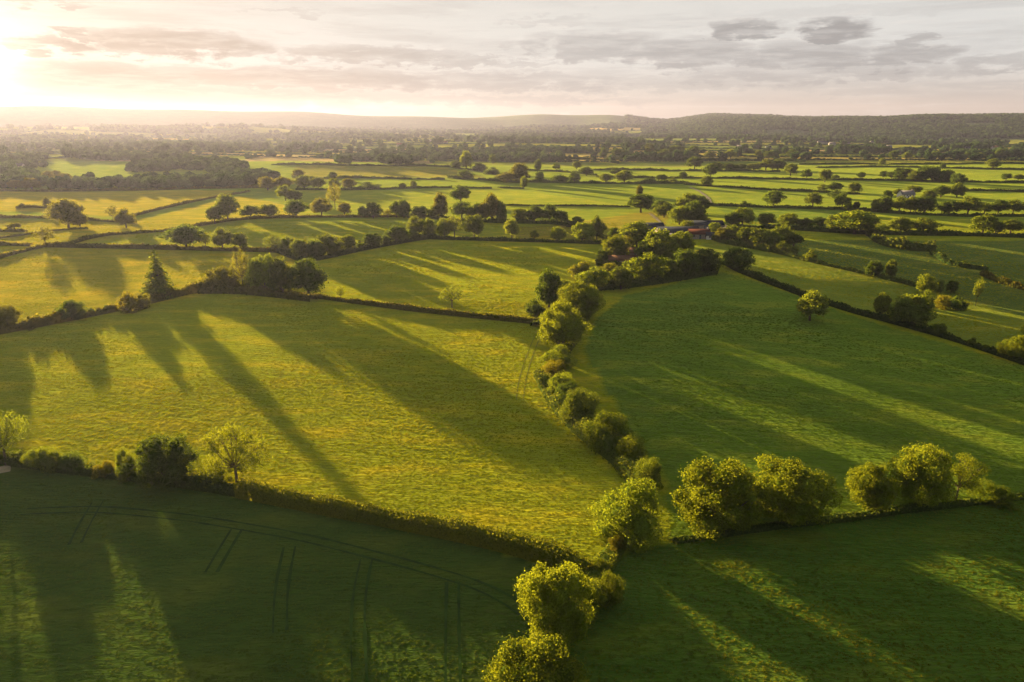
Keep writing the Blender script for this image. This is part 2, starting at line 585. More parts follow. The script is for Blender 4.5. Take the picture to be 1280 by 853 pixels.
class Geo:
    """collects triangles and quads (as quads)"""
    def __init__(s):
        s.v, s.f, s.n = [], [], 0

    def add(s, v, f):
        f = np.asarray(f)
        if f.shape[1] == 3:
            f = np.concatenate([f, f[:, 2:]], 1)
        s.v.append(np.asarray(v))
        s.f.append(f + s.n)
        s.n += len(v)

    def tube(s, pts, rad, k=6):
        pts = [np.array(p, float) for p in pts]
        n = len(pts)
        vs = []
        for i, p in enumerate(pts):
            d = pts[min(i + 1, n - 1)] - pts[max(i - 1, 0)]
            d /= np.linalg.norm(d) + 1e-9
            a = np.cross(d, (0.3, 0.9, 0.1))
            a /= np.linalg.norm(a) + 1e-9
            c = np.cross(d, a)
            for j in range(k):
                t = 2 * math.pi * j / k
                vs.append(p + rad[i] * (math.cos(t) * a + math.sin(t) * c))
        fs = [[i * k + j, i * k + (j + 1) % k, (i + 1) * k + (j + 1) % k, (i + 1) * k + j] for i in range(n - 1) for j in range(k)]
        s.add(np.array(vs), np.array(fs))

    def box(s, x0, x1, y0, y1, z0, z1):
        v = np.array([(x, y, z) for z in (z0, z1) for (x, y) in ((x0, y0), (x1, y0), (x1, y1), (x0, y1))], float)
        s.add(v, [[0, 3, 2, 1], [4, 5, 6, 7], [0, 1, 5, 4], [1, 2, 6, 5], [2, 3, 7, 6], [3, 0, 4, 7]])

    def mesh(s, name, m, smooth=False):
        v = np.concatenate(s.v)
        f = np.concatenate(s.f)
        tri = f[:, 2] == f[:, 3]
        me = bpy.data.meshes.new(name)
        cnt = np.where(tri, 3, 4)
        loops = np.concatenate([r[:c] for r, c in zip(f, cnt)]) if tri.any() else f.ravel()
        me.vertices.add(len(v))
        me.vertices.foreach_set('co', v.astype(np.float32).ravel())
        me.loops.add(len(loops))
        me.loops.foreach_set('vertex_index', loops.astype(np.int32))
        me.polygons.add(len(f))
        st = np.concatenate([[0], np.cumsum(cnt)[:-1]]).astype(np.int32)
        me.polygons.foreach_set('loop_start', st)
        me.polygons.foreach_set('loop_total', cnt.astype(np.int32))
        if smooth:
            me.polygons.foreach_set('use_smooth', np.ones(len(f), bool))
        me.update(calc_edges=True)
        me.materials.append(m)
        return me


def make_tree_meshes(kind, seed, near):
    """unit tree: crown radius 0.5 in x/y, height 1"""
    rg = np.random.default_rng(seed * 31 + (5 if near else 0) + sum(map(ord, kind)))
    P = dict(oak=(0.20, 1.0, 20, 0.155, 0.95), round=(0.05, 1.0, 26, 0.135, 1.0), tall=(0.10, 1.0, 24, 0.14, 1.0), sparse=(0.28, 1.0, 17, 0.15, 0.42),
             bush=(-0.12, 1.0, 13, 0.17, 1.0), flat=(0.35, 1.0, 9, 0.17, 0.8))[kind]
    z0, z1, nl, lr, cov = P
    cz, hz_ = (z0 + z1) / 2, (z1 - z0) / 2
    lobes = []
    tries = 0
    while len(lobes) < nl and tries < 4000:
        tries += 1
        d = rg.normal(size=3)
        d /= np.linalg.norm(d)
        if d[2] < -0.75 and kind != 'bush':
            continue
        rad = lr * rg.uniform(0.6, 1.5)
        k = rg.uniform(0.80, 1.12)
        wx_ = 0.5
        if kind == 'oak' and d[2] < 0:
            wx_ = 0.53
        if kind == 'tall' and d[2] > 0.3:
            wx_ = 0.44
        c = np.array([d[0] * (wx_ * k - rad), d[1] * (wx_ * k - rad), cz + d[2] * (hz_ - rad * hz_ * 1.1 / 0.5 * 0.5)])
        if all(np.linalg.norm(c - l[0]) > 0.62 * (rad + l[1]) for l in lobes):
            lobes.append((c, rad))
    lobes.append((np.array([0, 0, cz]), 0.24 if kind in ('sparse', 'flat') else (0.28 if kind == 'oak' else 0.33)))
    lc = np.array([l[0] for l in lobes])
    lrads = np.array([l[1] for l in lobes])
    zs = max(hz_ / 0.5, 0.8)
    nleaf = int((22000 if near else 3800) * cov)
    if kind == 'bush':
        nleaf = int(nleaf * 0.75)
    size = 0.0215 if near else 0.050
    if kind == 'sparse':
        size *= 0.9
    w = lrads ** 2
    li = rg.choice(len(lobes), nleaf * 2, p=w / w.sum())
    d = rg.normal(size=(nleaf * 2, 3))
    d /= np.linalg.norm(d, axis=1, keepdims=True)
    # second-order clumps on each lobe
    sub = rg.normal(size=(len(lobes), 12, 3))
    sub /= np.linalg.norm(sub, axis=2, keepdims=True)
    near_sub = np.max(np.einsum('ni,nji->nj', d, sub[li]), axis=1)
    bulge = 0.84 + 0.24 * np.clip((near_sub - 0.6) / 0.4, 0, 1)
    rr_ = lrads[li] * bulge * np.where(rg.uniform(0, 1, nleaf * 2) < 0.13, rg.uniform(1.0, 1.35, nleaf * 2), rg.uniform(0.74, 1.06, nleaf * 2))
    if kind == 'sparse':
        rr_ = lrads[li] * rg.uniform(0.2, 1.15, nleaf * 2)
    pos = lc[li] + d * rr_[:, None] * np.array([1, 1, zs])
    # drop leaves buried in other lobes
    keep = np.ones(len(pos), bool)
    if kind != 'sparse':
        for c, r0 in lobes:
            q = (pos - c) / np.array([1, 1, zs])
            keep &= np.linalg.norm(q, axis=1) > r0 * 0.78
    keep &= pos[:, 2] > (0.0 if kind == 'bush' else z0 * 0.4)
    pos, d = pos[keep][:nleaf], d[keep][:nleaf]
    nor = d + rg.normal(size=d.shape) * 0.55
    # uneven outline: the whole crown swells and shrinks with direction
    pa, pe = np.arctan2(pos[:, 1], pos[:, 0]), (pos[:, 2] - cz) * 5
    q1, q2, q3 = rg.uniform(0, 6.28, 3)
    sw = 1.10 * (1 + 0.09 * np.sin(2 * pa + q1 + pe * .6) + 0.07 * np.sin(3 * pa + q2 - pe) + 0.05 * np.sin(5 * pa + q3 + pe * 1.3))
    pos = pos * np.stack([sw, sw, np.full(len(sw), 1.02)], 1)
    g = Geo()
    v, f = quads(pos, nor, size * rg.uniform(0.7, 1.4, len(pos)), rg)
    g.add(v, f)
    if kind not in ('sparse',):
        for c, r0 in lobes:
            vv = ICO[0] * (1 + 0.12 * rg.normal(size=(len(ICO[0]), 1))) * r0 * 0.62 * np.array([1, 1, zs]) + c
            vv[:, 2] = np.maximum(vv[:, 2], 0.01)
            g.add(vv, ICO[1])
    crown = g.mesh(kind + '_crown', LEAF)
    # trunk and limbs
    t = Geo()
    tr = 0.035 if kind != 'sparse' else 0.022
    if kind == 'bush':
        tr = 0.03
    fork = max(0.12, z0 + 0.10)
    lean = rg.uniform(-0.03, 0.03, 2)
    top = (lean[0], lean[1], fork)
    t.tube([(0, 0, -0.03), (0, 0, 0.02), (lean[0] * .5, lean[1] * .5, fork * .55), top], [tr * 1.7, tr * 1.15, tr, tr * 0.85], 8)
    order = rg.permutation(len(lobes) - 1)[: (14 if kind == 'sparse' else 9)]
    for i in order:
        c = lc[i]
        midp = np.array(top) * 0.5 + c * 0.5 + np.array([0, 0, -0.04]) + rg.normal(size=3) * 0.015
        t.tube([np.array(top) - (0, 0, 0.02), midp, c], [tr * 0.6, tr * 0.36, tr * 0.12], 5)
        for _ in range(4 if kind == 'sparse' else 2):
            e = c + rg.normal(size=3) * lrads[i] * 0.6
            t.tube([midp * 0.3 + c * 0.7, e], [tr * 0.2, tr * 0.05], 4)
    trunk = t.mesh(kind + '_trunk', BARK, True)
    return trunk, crown


def make_conifer():
    rg = np.random.default_rng(5)
    pos, nor = [], []
    t = Geo()
    t.tube([(0, 0, -0.02), (0, 0, 0.3), (0.005, 0, 0.7), (0, 0, 1.0)], [0.035, 0.026, 0.015, 0.003], 8)
    z = 0.09
    while z < 0.985:
        rad = 0.5 * (1 - z) ** 0.85 * rg.uniform(0.85, 1.1)
        nb = max(5, int(15 * (1 - z) + 3))
        for j in range(nb):
            a = rg.uniform(0, 2 * math.pi)
            L = rad * rg.uniform(0.65, 1.12)
            n = max(6, int(110 * L))
            s = rg.uniform(0.12, 1, n)
            lat = rg.normal(size=n) * 0.035 * (1.1 - s * 0.5)
            dz = -0.10 * L / 0.5 * s ** 1.5 + rg.normal(size=n) * 0.008 + 0.02 * s
            x = np.cos(a) * L * s - np.sin(a) * lat
            y = np.sin(a) * L * s + np.cos(a) * lat
            pos.append(np.stack([x, y, z + dz], 1))
            nor.append(np.stack([np.cos(a) * 0.4 + rg.normal(size=n) * .4, np.sin(a) * 0.4 + rg.normal(size=n) * .4, np.ones(n)], 1))
            t.tube([(0, 0, z), (math.cos(a) * L * .9, math.sin(a) * L * .9, z - 0.09 * L / 0.5 + .015)], [0.006, 0.0015], 4)
        z += 0.040
    pos, nor = np.concatenate(pos), np.concatenate(nor)
    g = Geo()
    v, f = quads(pos, nor, 0.050 * rg.uniform(0.7, 1.3, len(pos)), rg)
    g.add(v, f)
    return t.mesh('conifer_trunk', BARK, True), g.mesh('conifer_crown', LEAF)


PROTO = {}
for kind, nvar in (('oak', 3), ('round', 3), ('tall', 2), ('sparse', 2), ('bush', 3), ('flat', 1)):
    for near in (True, False):
        if kind == 'flat' and near:
            continue
        PROTO[(kind, near)] = [make_tree_meshes(kind, s, near) for s in range(nvar)]
PROTO[('conifer', True)] = PROTO[('conifer', False)] = [make_conifer()]

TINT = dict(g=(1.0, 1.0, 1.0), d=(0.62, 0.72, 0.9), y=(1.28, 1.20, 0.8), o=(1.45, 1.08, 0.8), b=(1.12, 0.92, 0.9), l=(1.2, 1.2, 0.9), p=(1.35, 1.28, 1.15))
nvars = {}
ALL_LABELS = []


def plant_tree(px, py, wpx, hpx, kind, tint, label, group=None, cat=None, name=None, lift=0.0):
    p = ground_at(px, py)
    z = depth(p)
    W = wpx * z / FPX
    dep = math.atan2(CAM_H - p.z, math.hypot(p.x, p.y))
    Hh = hpx * z / FPX
    # part of the picture height is the far side of the crown seen from above
    Hh = max((Hh - 0.35 * W * math.sin(dep)) / math.cos(dep), 0.45 * Hh)
    near = z < 235
    k = (kind, near) if (kind, near) in PROTO else (kind, False)
    i = nvars.get(kind, 0)
    nvars[kind] = i + 1
    trunk, crown = PROTO[k][i % len(PROTO[k])]
    isb = kind == 'bush' and cat is None
    nm = name or ('bush' if isb else {'oak': 'oak_tree', 'conifer': 'conifer_tree', 'sparse': 'sparse_tree'}.get(kind, 'leafy_tree'))
    e = bpy.data.objects.new(nm, None)
    e.empty_display_size = 1
    e.location = (p.x, p.y, p.z - 0.02 * Hh)
    e.rotation_euler = (0, 0, random.uniform(0, 6.28))
    q = random.uniform(0.92, 1.08)
    e.scale = (W * q, W / q, Hh)
    col.objects.link(e)
    e['label'] = label
    e['category'] = cat or ('bush' if isb else 'tree')
    if group:
        e['group'] = group
    ALL_LABELS.append(label)
    t = link('stem' if isb else 'trunk', trunk, e)
    c = link('foliage' if isb else 'crown', crown, e)
    tc_ = TINT[tint]
    f = random.uniform(0.9, 1.1)
    c.color = (tc_[0] * f, tc_[1] * f, tc_[2] * f, 1)
    return e


NUMW = ['first', 'second', 'third', 'fourth', 'fifth', 'sixth', 'seventh', 'eighth', 'ninth', 'tenth', 'eleventh', 'twelfth', 'thirteenth', 'fourteenth', 'fifteenth', 'sixteenth',
        'seventeenth', 'eighteenth', 'nineteenth', 'twentieth']
DESC = dict(oak='broad oak', round='round tree', tall='tall tree', sparse='thin airy tree', bush='low bush', flat='flat-topped tree', conifer='pointed conifer')
TDESC = dict(g='', d='dark ', y='golden ', o='rusty ', b='brownish ', l='bright ', p='pale ')


def row(place, group, items):
    """items: (x, base_y, w, h, kind, tint[, label]); labels give the order along the row"""
    items = sorted(items, key=lambda t: t[0])
    n = len(items)
    for i, it in enumerate(items):
        lab = it[6] if len(it) > 6 else '%s%s, %s from left %s' % (TDESC[it[5]], DESC[it[4]], NUMW[i], place)
        plant_tree(*it[:6], lab, group)


# --- foreground
one = lambda *a: plant_tree(*a)
one(694, 805, 92, 104, 'round', 'y', 'large golden-green tree at the bottom, left of the hedge corner')
one(672, 882, 118, 92, 'round', 'y', 'bright golden crown cut by the bottom edge of the photo')
one(757, 758, 42, 44, 'bush', 'y', 'golden shrub where the foreground hedges meet')
one(772, 686, 24, 20, 'bush', 'o', 'small rusty bush just below the round bushy tree')
one(748, 716, 28, 20, 'bush', 'y', 'small golden bush halfway between golden shrub and round bushy tree')
one(735, 772, 46, 46, 'bush', 'g', 'dark green shrub pressed against the large golden-green foreground tree')
one(787, 672, 90, 82, 'bush', 'l', 'round bushy tree at the foot of the central hedgerow', None, 'tree', 'leafy_tree')
row('in the pair of golden trees on the low bank', 'golden trees on the low bank', [(897, 660, 104, 94, 'round', 'y'), (986, 652, 98, 84, 'round', 'y')])
row('in the right-hand clump on the low bank', 'trees at the right end of the low bank',
    [(1085, 640, 54, 66, 'tall', 'y'), (1147, 632, 66, 82, 'round', 'y'), (1194, 628, 50, 66, 'sparse', 'y'), (1240, 629, 44, 30, 'bush', 'l')])
row('on the near hedge above the dark crop field', 'trees and bushes along the near left hedge',
    [(8, 582, 60, 78, 'sparse', 'l'), (52, 585, 34, 32, 'bush', 'l'), (92, 588, 34, 26, 'bush', 'd'), (70, 588, 26, 28, 'bush', 'g'), (133, 596, 26, 22, 'bush', 'o'), (160, 599, 27, 40, 'bush', 'l'),
     (208, 604, 74, 66, 'round', 'd'), (272, 607, 40, 30, 'bush', 'y'), (297, 608, 78, 82, 'sparse', 'y')])
# --- central hedgerow
row('going down the narrow central hedgerow', 'bushes of the narrow central hedgerow',
    [(697, 458, 42, 30, 'bush', 'l'), (742, 545, 34, 30, 'bush', 'd'), (772, 572, 34, 28, 'bush', 'g'), (692, 470, 34, 24, 'bush', 'o'), (703, 497, 44, 34, 'bush', 'l'), (724, 527, 52, 44, 'bush', 'g'), (711, 510, 40, 34, 'bush', 'd'), (758, 558, 56, 46, 'bush', 'l'), (787, 580, 38, 38, 'bush', 'y'), (806, 609, 40, 42, 'bush', 'g')])
row('in the thick central belt below the farm', 'trees of the thick central belt',
    [(686, 384, 34, 48, 'tall', 'd'), (669, 394, 25, 22, 'bush', 'd'), (707, 378, 26, 30, 'round', 'g'), (725, 400, 52, 50, 'round', 'y'), (702, 440, 58, 66, 'tall', 'y'),
     (727, 350, 28, 24, 'round', 'b'), (742, 364, 34, 32, 'round', 'l'), (762, 352, 28, 24, 'round', 'b'), (776, 362, 30, 30, 'round', 'g'), (808, 354, 44, 40, 'round', 'l'), (834, 350, 26, 28, 'tall', 'd'),
     (855, 347, 34, 36, 'round', 'd'), (882, 342, 34, 32, 'round', 'd')])
row('in the grove just left of the farm', 'grove beside the farm',
    [(752, 330, 18, 18, 'round', 'd'), (768, 326, 34, 32, 'round', 'y'), (768, 300, 16, 16, 'round', 'd'), (796, 314, 44, 38, 'oak', 'g'), (822, 328, 42, 42, 'round', 'l'), (806, 328, 30, 28, 'round', 'd'), (851, 318, 32, 30, 'round', 'l'), (782, 318, 24, 22, 'bush', 'b')])
one(921, 338, 34, 30, 'round', 'd', 'dark round tree at the top end of the right field hedge', None)
one(1012, 401, 38, 38, 'oak', 'p', 'pale lone tree standing in the big right field')
# --- right diagonal hedge
row('on the hedge along the top of the right field', 'trees along the right field hedge',
    [(1101, 396, 24, 30, 'tall', 'y'), (1138, 408, 48, 42, 'round', 'g'), (1127, 404, 30, 26, 'round', 'y'), (1171, 420, 20, 18, 'bush', 'g'), (1214, 433, 12, 12, 'bush', 'y'), (1232, 439, 9, 9, 'bush', 'y'),
     (1256, 446, 26, 26, 'bush', 'y'), (1272, 452, 28, 34, 'round', 'y'), (1288, 440, 30, 40, 'round', 'l')])
row('in the scrubby clump between two right-hand pastures', 'scrubby clump between the right-hand pastures',
    [(1156, 368, 20, 26, 'round', 'y'), (1173, 366, 14, 16, 'bush', 'g'), (1189, 366, 16, 16, 'round', 'g'), (1156, 386, 18, 24, 'bush', 'l'), (1177, 386, 22, 18, 'bush', 'o'), (1194, 386, 28, 17, 'bush', 'd'), (1219, 383, 12, 36, 'sparse', 'p')])
row('on the thin hedge dropping right from the farm', 'trees on the thin hedge right of the farm',
    [(1091, 346, 19, 20, 'round', 'd'), (1112, 348, 15, 24, 'tall', 'g'), (1012, 326, 17, 14, 'bush', 'y'), (978, 317, 18, 15, 'bush', 'y'), (990, 320, 16, 12, 'bush', 'g')])
row('behind the farm along the long green thicket', 'trees of the thicket right of the farm',
    [(902, 302, 20, 18, 'round', 'b'), (917, 303, 22, 22, 'round', 'g'), (932, 306, 24, 22, 'round', 'l'), (947, 309, 26, 24, 'round', 'g'), (962, 311, 24, 24, 'round', 'g'), (975, 308, 30, 26, 'round', 'g'), (992, 308, 22, 16, 'oak', 'd'),
     (915, 282, 20, 17, 'round', 'd'), (928, 281, 28, 22, 'round', 'l'), (957, 284, 24, 18, 'oak', 'g'), (985, 284, 24, 18, 'round', 'l'), (892, 294, 18, 16, 'round', 'l'), (880, 284, 18, 14, 'bush', 'b'), (1005, 286, 20, 14, 'round', 'd')])
row('in the copse above the barn roofs', 'copse above the barn', [(861, 264, 30, 22, 'oak', 'g'), (876, 266, 20, 20, 'tall', 'd'), (849, 281, 24, 24, 'round', 'l'), (866, 282, 28, 30, 'round', 'd'), (859, 289, 20, 14, 'bush', 'y'), (826, 262, 18, 12, 'round', 'd'), (830, 272, 26, 19, 'round', 'g')])
one(801, 266, 34, 24, 'oak', 'd', 'dark double-crowned oak alone beside the pale farm track')
one(799, 247, 10, 15, 'tall', 'b', 'small narrow tree just behind the dark double-crowned oak')
one(966, 259, 24, 21, 'oak', 'd', 'compact dark oak on the straight hedge beyond the thicket')
one(1016, 259, 21, 18, 'oak', 'g', 'spreading oak on the straight hedge, next right of the compact dark one')
one(931, 258, 15, 7, 'bush', 'd', 'small dark bush on the straight hedge left of two oaks')
# --- right middle
row('in the line along the thick hedge at the right', 'oaks along the thick right-hand hedge',
    [(1025, 283, 20, 12, 'round', 'd'), (1068, 293, 56, 31, 'oak', 'l'), (1048, 288, 28, 22, 'round', 'g'), (1125, 292, 24, 21, 'oak', 'g'), (1153, 292, 31, 20, 'oak', 'g'), (1228, 292, 32, 24, 'oak', 'l'), (1244, 292, 17, 15, 'round', 'd'), (1263, 292, 24, 18, 'oak', 'g'), (1104, 290, 16, 9, 'bush', 'd')])
row('in the straight row of oaks towards the right edge', 'row of oaks towards the right edge',
    [(1186, 268, 26, 17, 'round', 'd'), (1209, 269, 26, 23, 'oak', 'g'), (1230, 268, 17, 14, 'oak', 'g'), (1247, 268, 20, 18, 'oak', 'd'), (1266, 268, 18, 18, 'oak', 'g'), (1283, 268, 18, 16, 'oak', 'g')])
row('in the clump hiding the pale-roofed house', 'clump round the pale-roofed house',
    [(1094, 265, 14, 16, 'round', 'g'), (1104, 266, 20, 20, 'round', 'd'), (1109, 250, 12, 12, 'round', 'd'), (1124, 266, 20, 20, 'oak', 'g'), (1138, 266, 16, 20, 'tall', 'y'), (1155, 267, 24, 22, 'round', 'd'), (1122, 245, 12, 9, 'oak', 'g'), (1142, 243, 18, 11, 'oak', 'g'), (1160, 252, 16, 14, 'round', 'g')])
row('in the loose group left of the pale-roofed house', 'loose trees left of the pale-roofed house',
    [(1016, 259, 0.1, 0.1, 'flat', 'd') if False else (1043, 240, 18, 12, 'oak', 'd'), (1067, 243, 15, 15, 'oak', 'g'), (1044, 248, 20, 11, 'bush', 'd'), (1052, 261, 19, 20, 'oak', 'd'), (1060, 264, 10, 10, 'round', 'g'), (1070, 263, 9, 11, 'round', 'd'), (1028, 238, 14, 8, 'bush', 'l')])
row('in the dense small wood across the right fields', 'trees of the small wood in the right fields',
    [(1104, 222, 10, 8, 'round', 'd'), (1114, 223, 12, 8, 'round', 'd'), (1124, 225, 18, 15, 'round', 'd'), (1134, 225, 14, 14, 'tall', 'd'), (1144, 227, 18, 13, 'round', 'g'), (1153, 227, 20, 19, 'tall', 'd'), (1164, 227, 20, 19, 'round', 'd'), (1174, 228, 18, 15, 'round', 'd'), (1184, 228, 16, 15, 'tall', 'g'), (1178, 212, 7, 8, 'round', 'd')])
row('in the trio right of the pale-roofed house', 'trio beside the small wood', [(1197, 232, 18, 15, 'round', 'd'), (1196, 247, 18, 18, 'tall', 'g'), (1176, 247, 20, 15, 'oak', 'd')])
row('standing singly on hedges of the upper right', 'single trees on the upper right hedges',
    [(1008, 224, 14, 12, 'oak', 'd'), (1031, 228, 16, 16, 'oak', 'g'), (1045, 224, 9, 5, 'bush', 'd'), (1076, 223, 9, 8, 'round', 'd'), (1102, 207, 8, 9, 'round', 'g'), (1116, 200, 11, 11, 'oak', 'd'), (1133, 200, 10, 9, 'oak', 'g'), (1169, 200, 12, 11, 'oak', 'd'), (1240, 212, 15, 13, 'oak', 'g'),
     (1257, 226, 13, 9, 'oak', 'd'), (1273, 226, 12, 8, 'oak', 'g'), (1249, 198, 12, 11, 'oak', 'd'), (1208, 199, 9, 8, 'round', 'd'), (1225, 199, 12, 8, 'round', 'g')])
# --- centre back
row('on the hedges beyond the central grove', 'trees on the hedges beyond the grove',
    [(853, 224, 10, 9, 'round', 'd'), (883, 233, 15, 13, 'round', 'g'), (888, 222, 18, 17, 'oak', 'd'), (780, 228, 20, 15, 'round', 'g'), (757, 228, 14, 11, 'round', 'g'), (769, 220, 14, 10, 'oak', 'd'), (988, 220, 17, 15, 'oak', 'g'), (827, 226, 14, 8, 'round', 'd'), (840, 229, 16, 7, 'bush', 'g'),
     (812, 228, 18, 6, 'bush', 'd'), (910, 213, 18, 9, 'round', 'd'), (925, 213, 18, 8, 'round', 'd'), (942, 213, 18, 9, 'round', 'g'), (957, 213, 20, 13, 'oak', 'g'), (972, 213, 20, 13, 'round', 'd'), (868, 212, 20, 16, 'oak', 'd'), (895, 213, 18, 10, 'round', 'g')])
row('in the second line of hedge trees beyond the grove', 'second line of hedge trees beyond the grove',
    [(754, 198, 9, 12, 'round', 'd'), (770, 199, 12, 13, 'oak', 'd'), (811, 192, 14, 12, 'round', 'g'), (830, 199, 14, 12, 'oak', 'd'), (845, 193, 20, 11, 'oak', 'd'), (866, 197, 18, 14, 'round', 'd'), (887, 199, 13, 9, 'oak', 'g'), (913, 199, 13, 12, 'oak', 'g'), (948, 197, 9, 9, 'round', 'g'),
     (961, 199, 13, 10, 'oak', 'd'), (990, 198, 14, 11, 'oak', 'd')])
row('on hedges above the long central pasture', 'trees above the long central pasture',
    [(650, 229, 22, 24, 'round', 'b'), (655, 236, 10, 15, 'tall', 'l'), (672, 215, 11, 15, 'tall', 'd'), (695, 213, 11, 8, 'oak', 'd'), (721, 212, 11, 10, 'oak', 'g'), (616, 205, 10, 11, 'round', 'd'), (674, 228, 14, 13, 'round', 'd'), (733, 220, 16, 11, 'oak', 'd'), (633, 228, 24, 13, 'round', 'b'),
     (700, 228, 26, 9, 'bush', 'd'), (718, 228, 16, 12, 'round', 'd'), (582, 224, 22, 11, 'bush', 'd'), (583, 212, 16, 22, 'round', 'l'), (570, 211, 12, 10, 'round', 'd'), (600, 214, 20, 10, 'bush', 'd'), (615, 218, 20, 9, 'bush', 'd')])
row('in the front row beyond the walled pasture', 'front row of trees beyond the walled pasture',
    [(519, 297, 23, 26, 'oak', 'g'), (537, 297, 17, 24, 'tall', 'l'), (568, 298, 30, 29, 'sparse', 'y'), (556, 297, 20, 24, 'round', 'l'), (593, 299, 27, 31, 'oak', 'g'), (640, 299, 20, 25, 'oak', 'y'), (668, 299, 12, 11, 'oak', 'y'), (698, 302, 18, 19, 'round', 'l'), (728, 302, 29, 25, 'round', 'l'), (746, 300, 19, 30, 'tall', 'g')])
row('in the thick back row across the centre', 'thick back row of trees across the centre',
    [(505, 273, 18, 23, 'round', 'd'), (525, 273, 22, 16, 'oak', 'd'), (543, 273, 15, 17, 'round', 'g'), (551, 273, 19, 31, 'tall', 'b'), (576, 254, 24, 22, 'oak', 'd'), (577, 273, 27, 21, 'oak', 'd'), (600, 276, 22, 22, 'round', 'd'), (614, 277, 24, 34, 'tall', 'b'), (627, 278, 15, 25, 'tall', 'd'), (649, 278, 22, 18, 'oak', 'g'),
     (668, 279, 23, 22, 'oak', 'd'), (686, 279, 20, 23, 'oak', 'd'), (702, 280, 17, 17, 'round', 'd'), (722, 282, 16, 12, 'round', 'd'), (712, 284, 14, 9, 'bush', 'd'), (590, 277, 16, 14, 'round', 'd')])
row('in the row along the curved upper left hedge', 'row along the curved upper left hedge',
    [(269, 280, 20, 22, 'oak', 'g'), (285, 277, 30, 34, 'oak', 'g'), (313, 273, 23, 16, 'oak', 'd'), (337, 273, 24, 18, 'oak', 'g'), (370, 272, 28, 22, 'oak', 'd'), (402, 271, 25, 23, 'oak', 'b'), (419, 262, 18, 32, 'sparse', 'b'), (431, 270, 17, 17, 'oak', 'b'), (453, 272, 12, 14, 'round', 'd'), (467, 273, 20, 20, 'round', 'd'), (485, 273, 14, 12, 'sparse', 'b'), (496, 272, 18, 20, 'oak', 'd')])
row('in the pair of oaks behind the curved hedge row', 'pair of oaks behind the curved hedge row', [(357, 251, 18, 19, 'oak', 'l'), (369, 253, 20, 15, 'oak', 'd')])
row('standing along the long straight left hedge', 'trees along the long straight left hedge',
    [(234, 312, 42, 32, 'oak', 'd'), (258, 312, 16, 22, 'sparse', 'y'), (279, 313, 25, 28, 'oak', 'g'), (301, 313, 21, 23, 'oak', 'g'), (341, 314, 23, 21, 'sparse', 'l'), (58, 308, 26, 25, 'sparse', 'b')])
row('scattered over the far left pastures', 'trees scattered over the left pastures',
    [(86, 285, 36, 36, 'oak', 'b'), (60, 261, 10, 14, 'tall', 'b'), (28, 260, 7, 6, 'round', 'b'), (19, 288, 17, 9, 'flat', 'b'), (142, 277, 15, 20, 'sparse', 'b'), (158, 285, 24, 24, 'oak', 'b'), (100, 283, 20, 18, 'round', 'b')])
row('climbing to the right from the big left clump', 'trees climbing from the big left clump',
    [(360, 316, 22, 20, 'round', 'g'), (377, 324, 26, 26, 'round', 'g'), (395, 324, 24, 24, 'round', 'd'), (412, 320, 32, 28, 'round', 'g'), (435, 315, 24, 22, 'oak', 'g'), (450, 312, 16, 12, 'bush', 'd'), (466, 310, 24, 20, 'round', 'd'), (482, 307, 18, 13, 'bush', 'd'), (497, 303, 28, 21, 'round', 'd'), (515, 300, 18, 14, 'bush', 'd')])
row('in the big left clump on the field hedge', 'big left clump on the field hedge',
    [(262, 364, 26, 26, 'bush', 'b'), (282, 364, 30, 32, 'round', 'b'), (304, 362, 24, 50, 'sparse', 'b'), (333, 366, 40, 50, 'round', 'l'), (354, 370, 34, 48, 'tall', 'g'), (386, 374, 46, 52, 'oak', 'd'), (318, 362, 26, 26, 'bush', 'g'), (426, 376, 14, 20, 'sparse', 'y')])
row('on the hedge left of the conifer', 'bushes on the hedge left of the conifer',
    [(2, 414, 44, 38, 'round', 'b'), (92, 400, 32, 26, 'round', 'd'), (162, 391, 26, 26, 'bush', 'o'), (178, 386, 24, 20, 'bush', 'b'), (115, 394, 9, 9, 'bush', 'd'), (124, 392, 9, 9, 'bush', 'b'), (134, 391, 10, 10, 'bush', 'd'), (38, 412, 16, 10, 'bush', 'b'), (56, 407, 14, 9, 'bush', 'b')])
one(201, 372, 50, 64, 'conifer', 'l', 'pointed conifer rising from the left field hedge')
one(565, 385, 30, 29, 'sparse', 'g', 'small bare-looking tree behind the central field wall')
row('along the belt at the top of the left pastures', 'belt at the top of the left pastures',
    [(335, 238, 20, 17, 'round', 'b'), (380, 236, 20, 17, 'round', 'g'), (398, 236, 17, 15, 'round', 'g'), (416, 224, 12, 9, 'round', 'd'), (436, 236, 17, 13, 'round', 'b'), (462, 236, 28, 9, 'bush', 'd'), (503, 236, 10, 7, 'round', 'd'), (517, 235, 9, 9, 'round', 'g'), (373, 222, 14, 10, 'round', 'b'),
     (355, 236, 22, 15, 'round', 'b'), (418, 236, 16, 13, 'round', 'l'), (20, 236, 18, 11, 'round', 'b'), (40, 237, 20, 14, 'round', 'b'), (60, 226, 14, 12, 'round', 'b'), (70, 222, 13, 9, 'round', 'b'), (82, 226, 16, 9, 'round', 'b')])

# ------------------------------------------------------------------ hedges
def poly_world(pts):
    w = [ground_at(*p) for p in pts]
    out = []
    for a, c in zip(w[:-1], w[1:]):
        L = (c - a).length
        n = max(1, int(L / 3))
        for i in range(n):
            out.append(a.lerp(c, i / n))
    out.append(w[-1])
    a = np.array([(p.x, p.y) for p in out])
    for _ in range(3):
        a[1:-1] = (a[:-2] + 2 * a[1:-1] + a[2:]) / 4
    return a


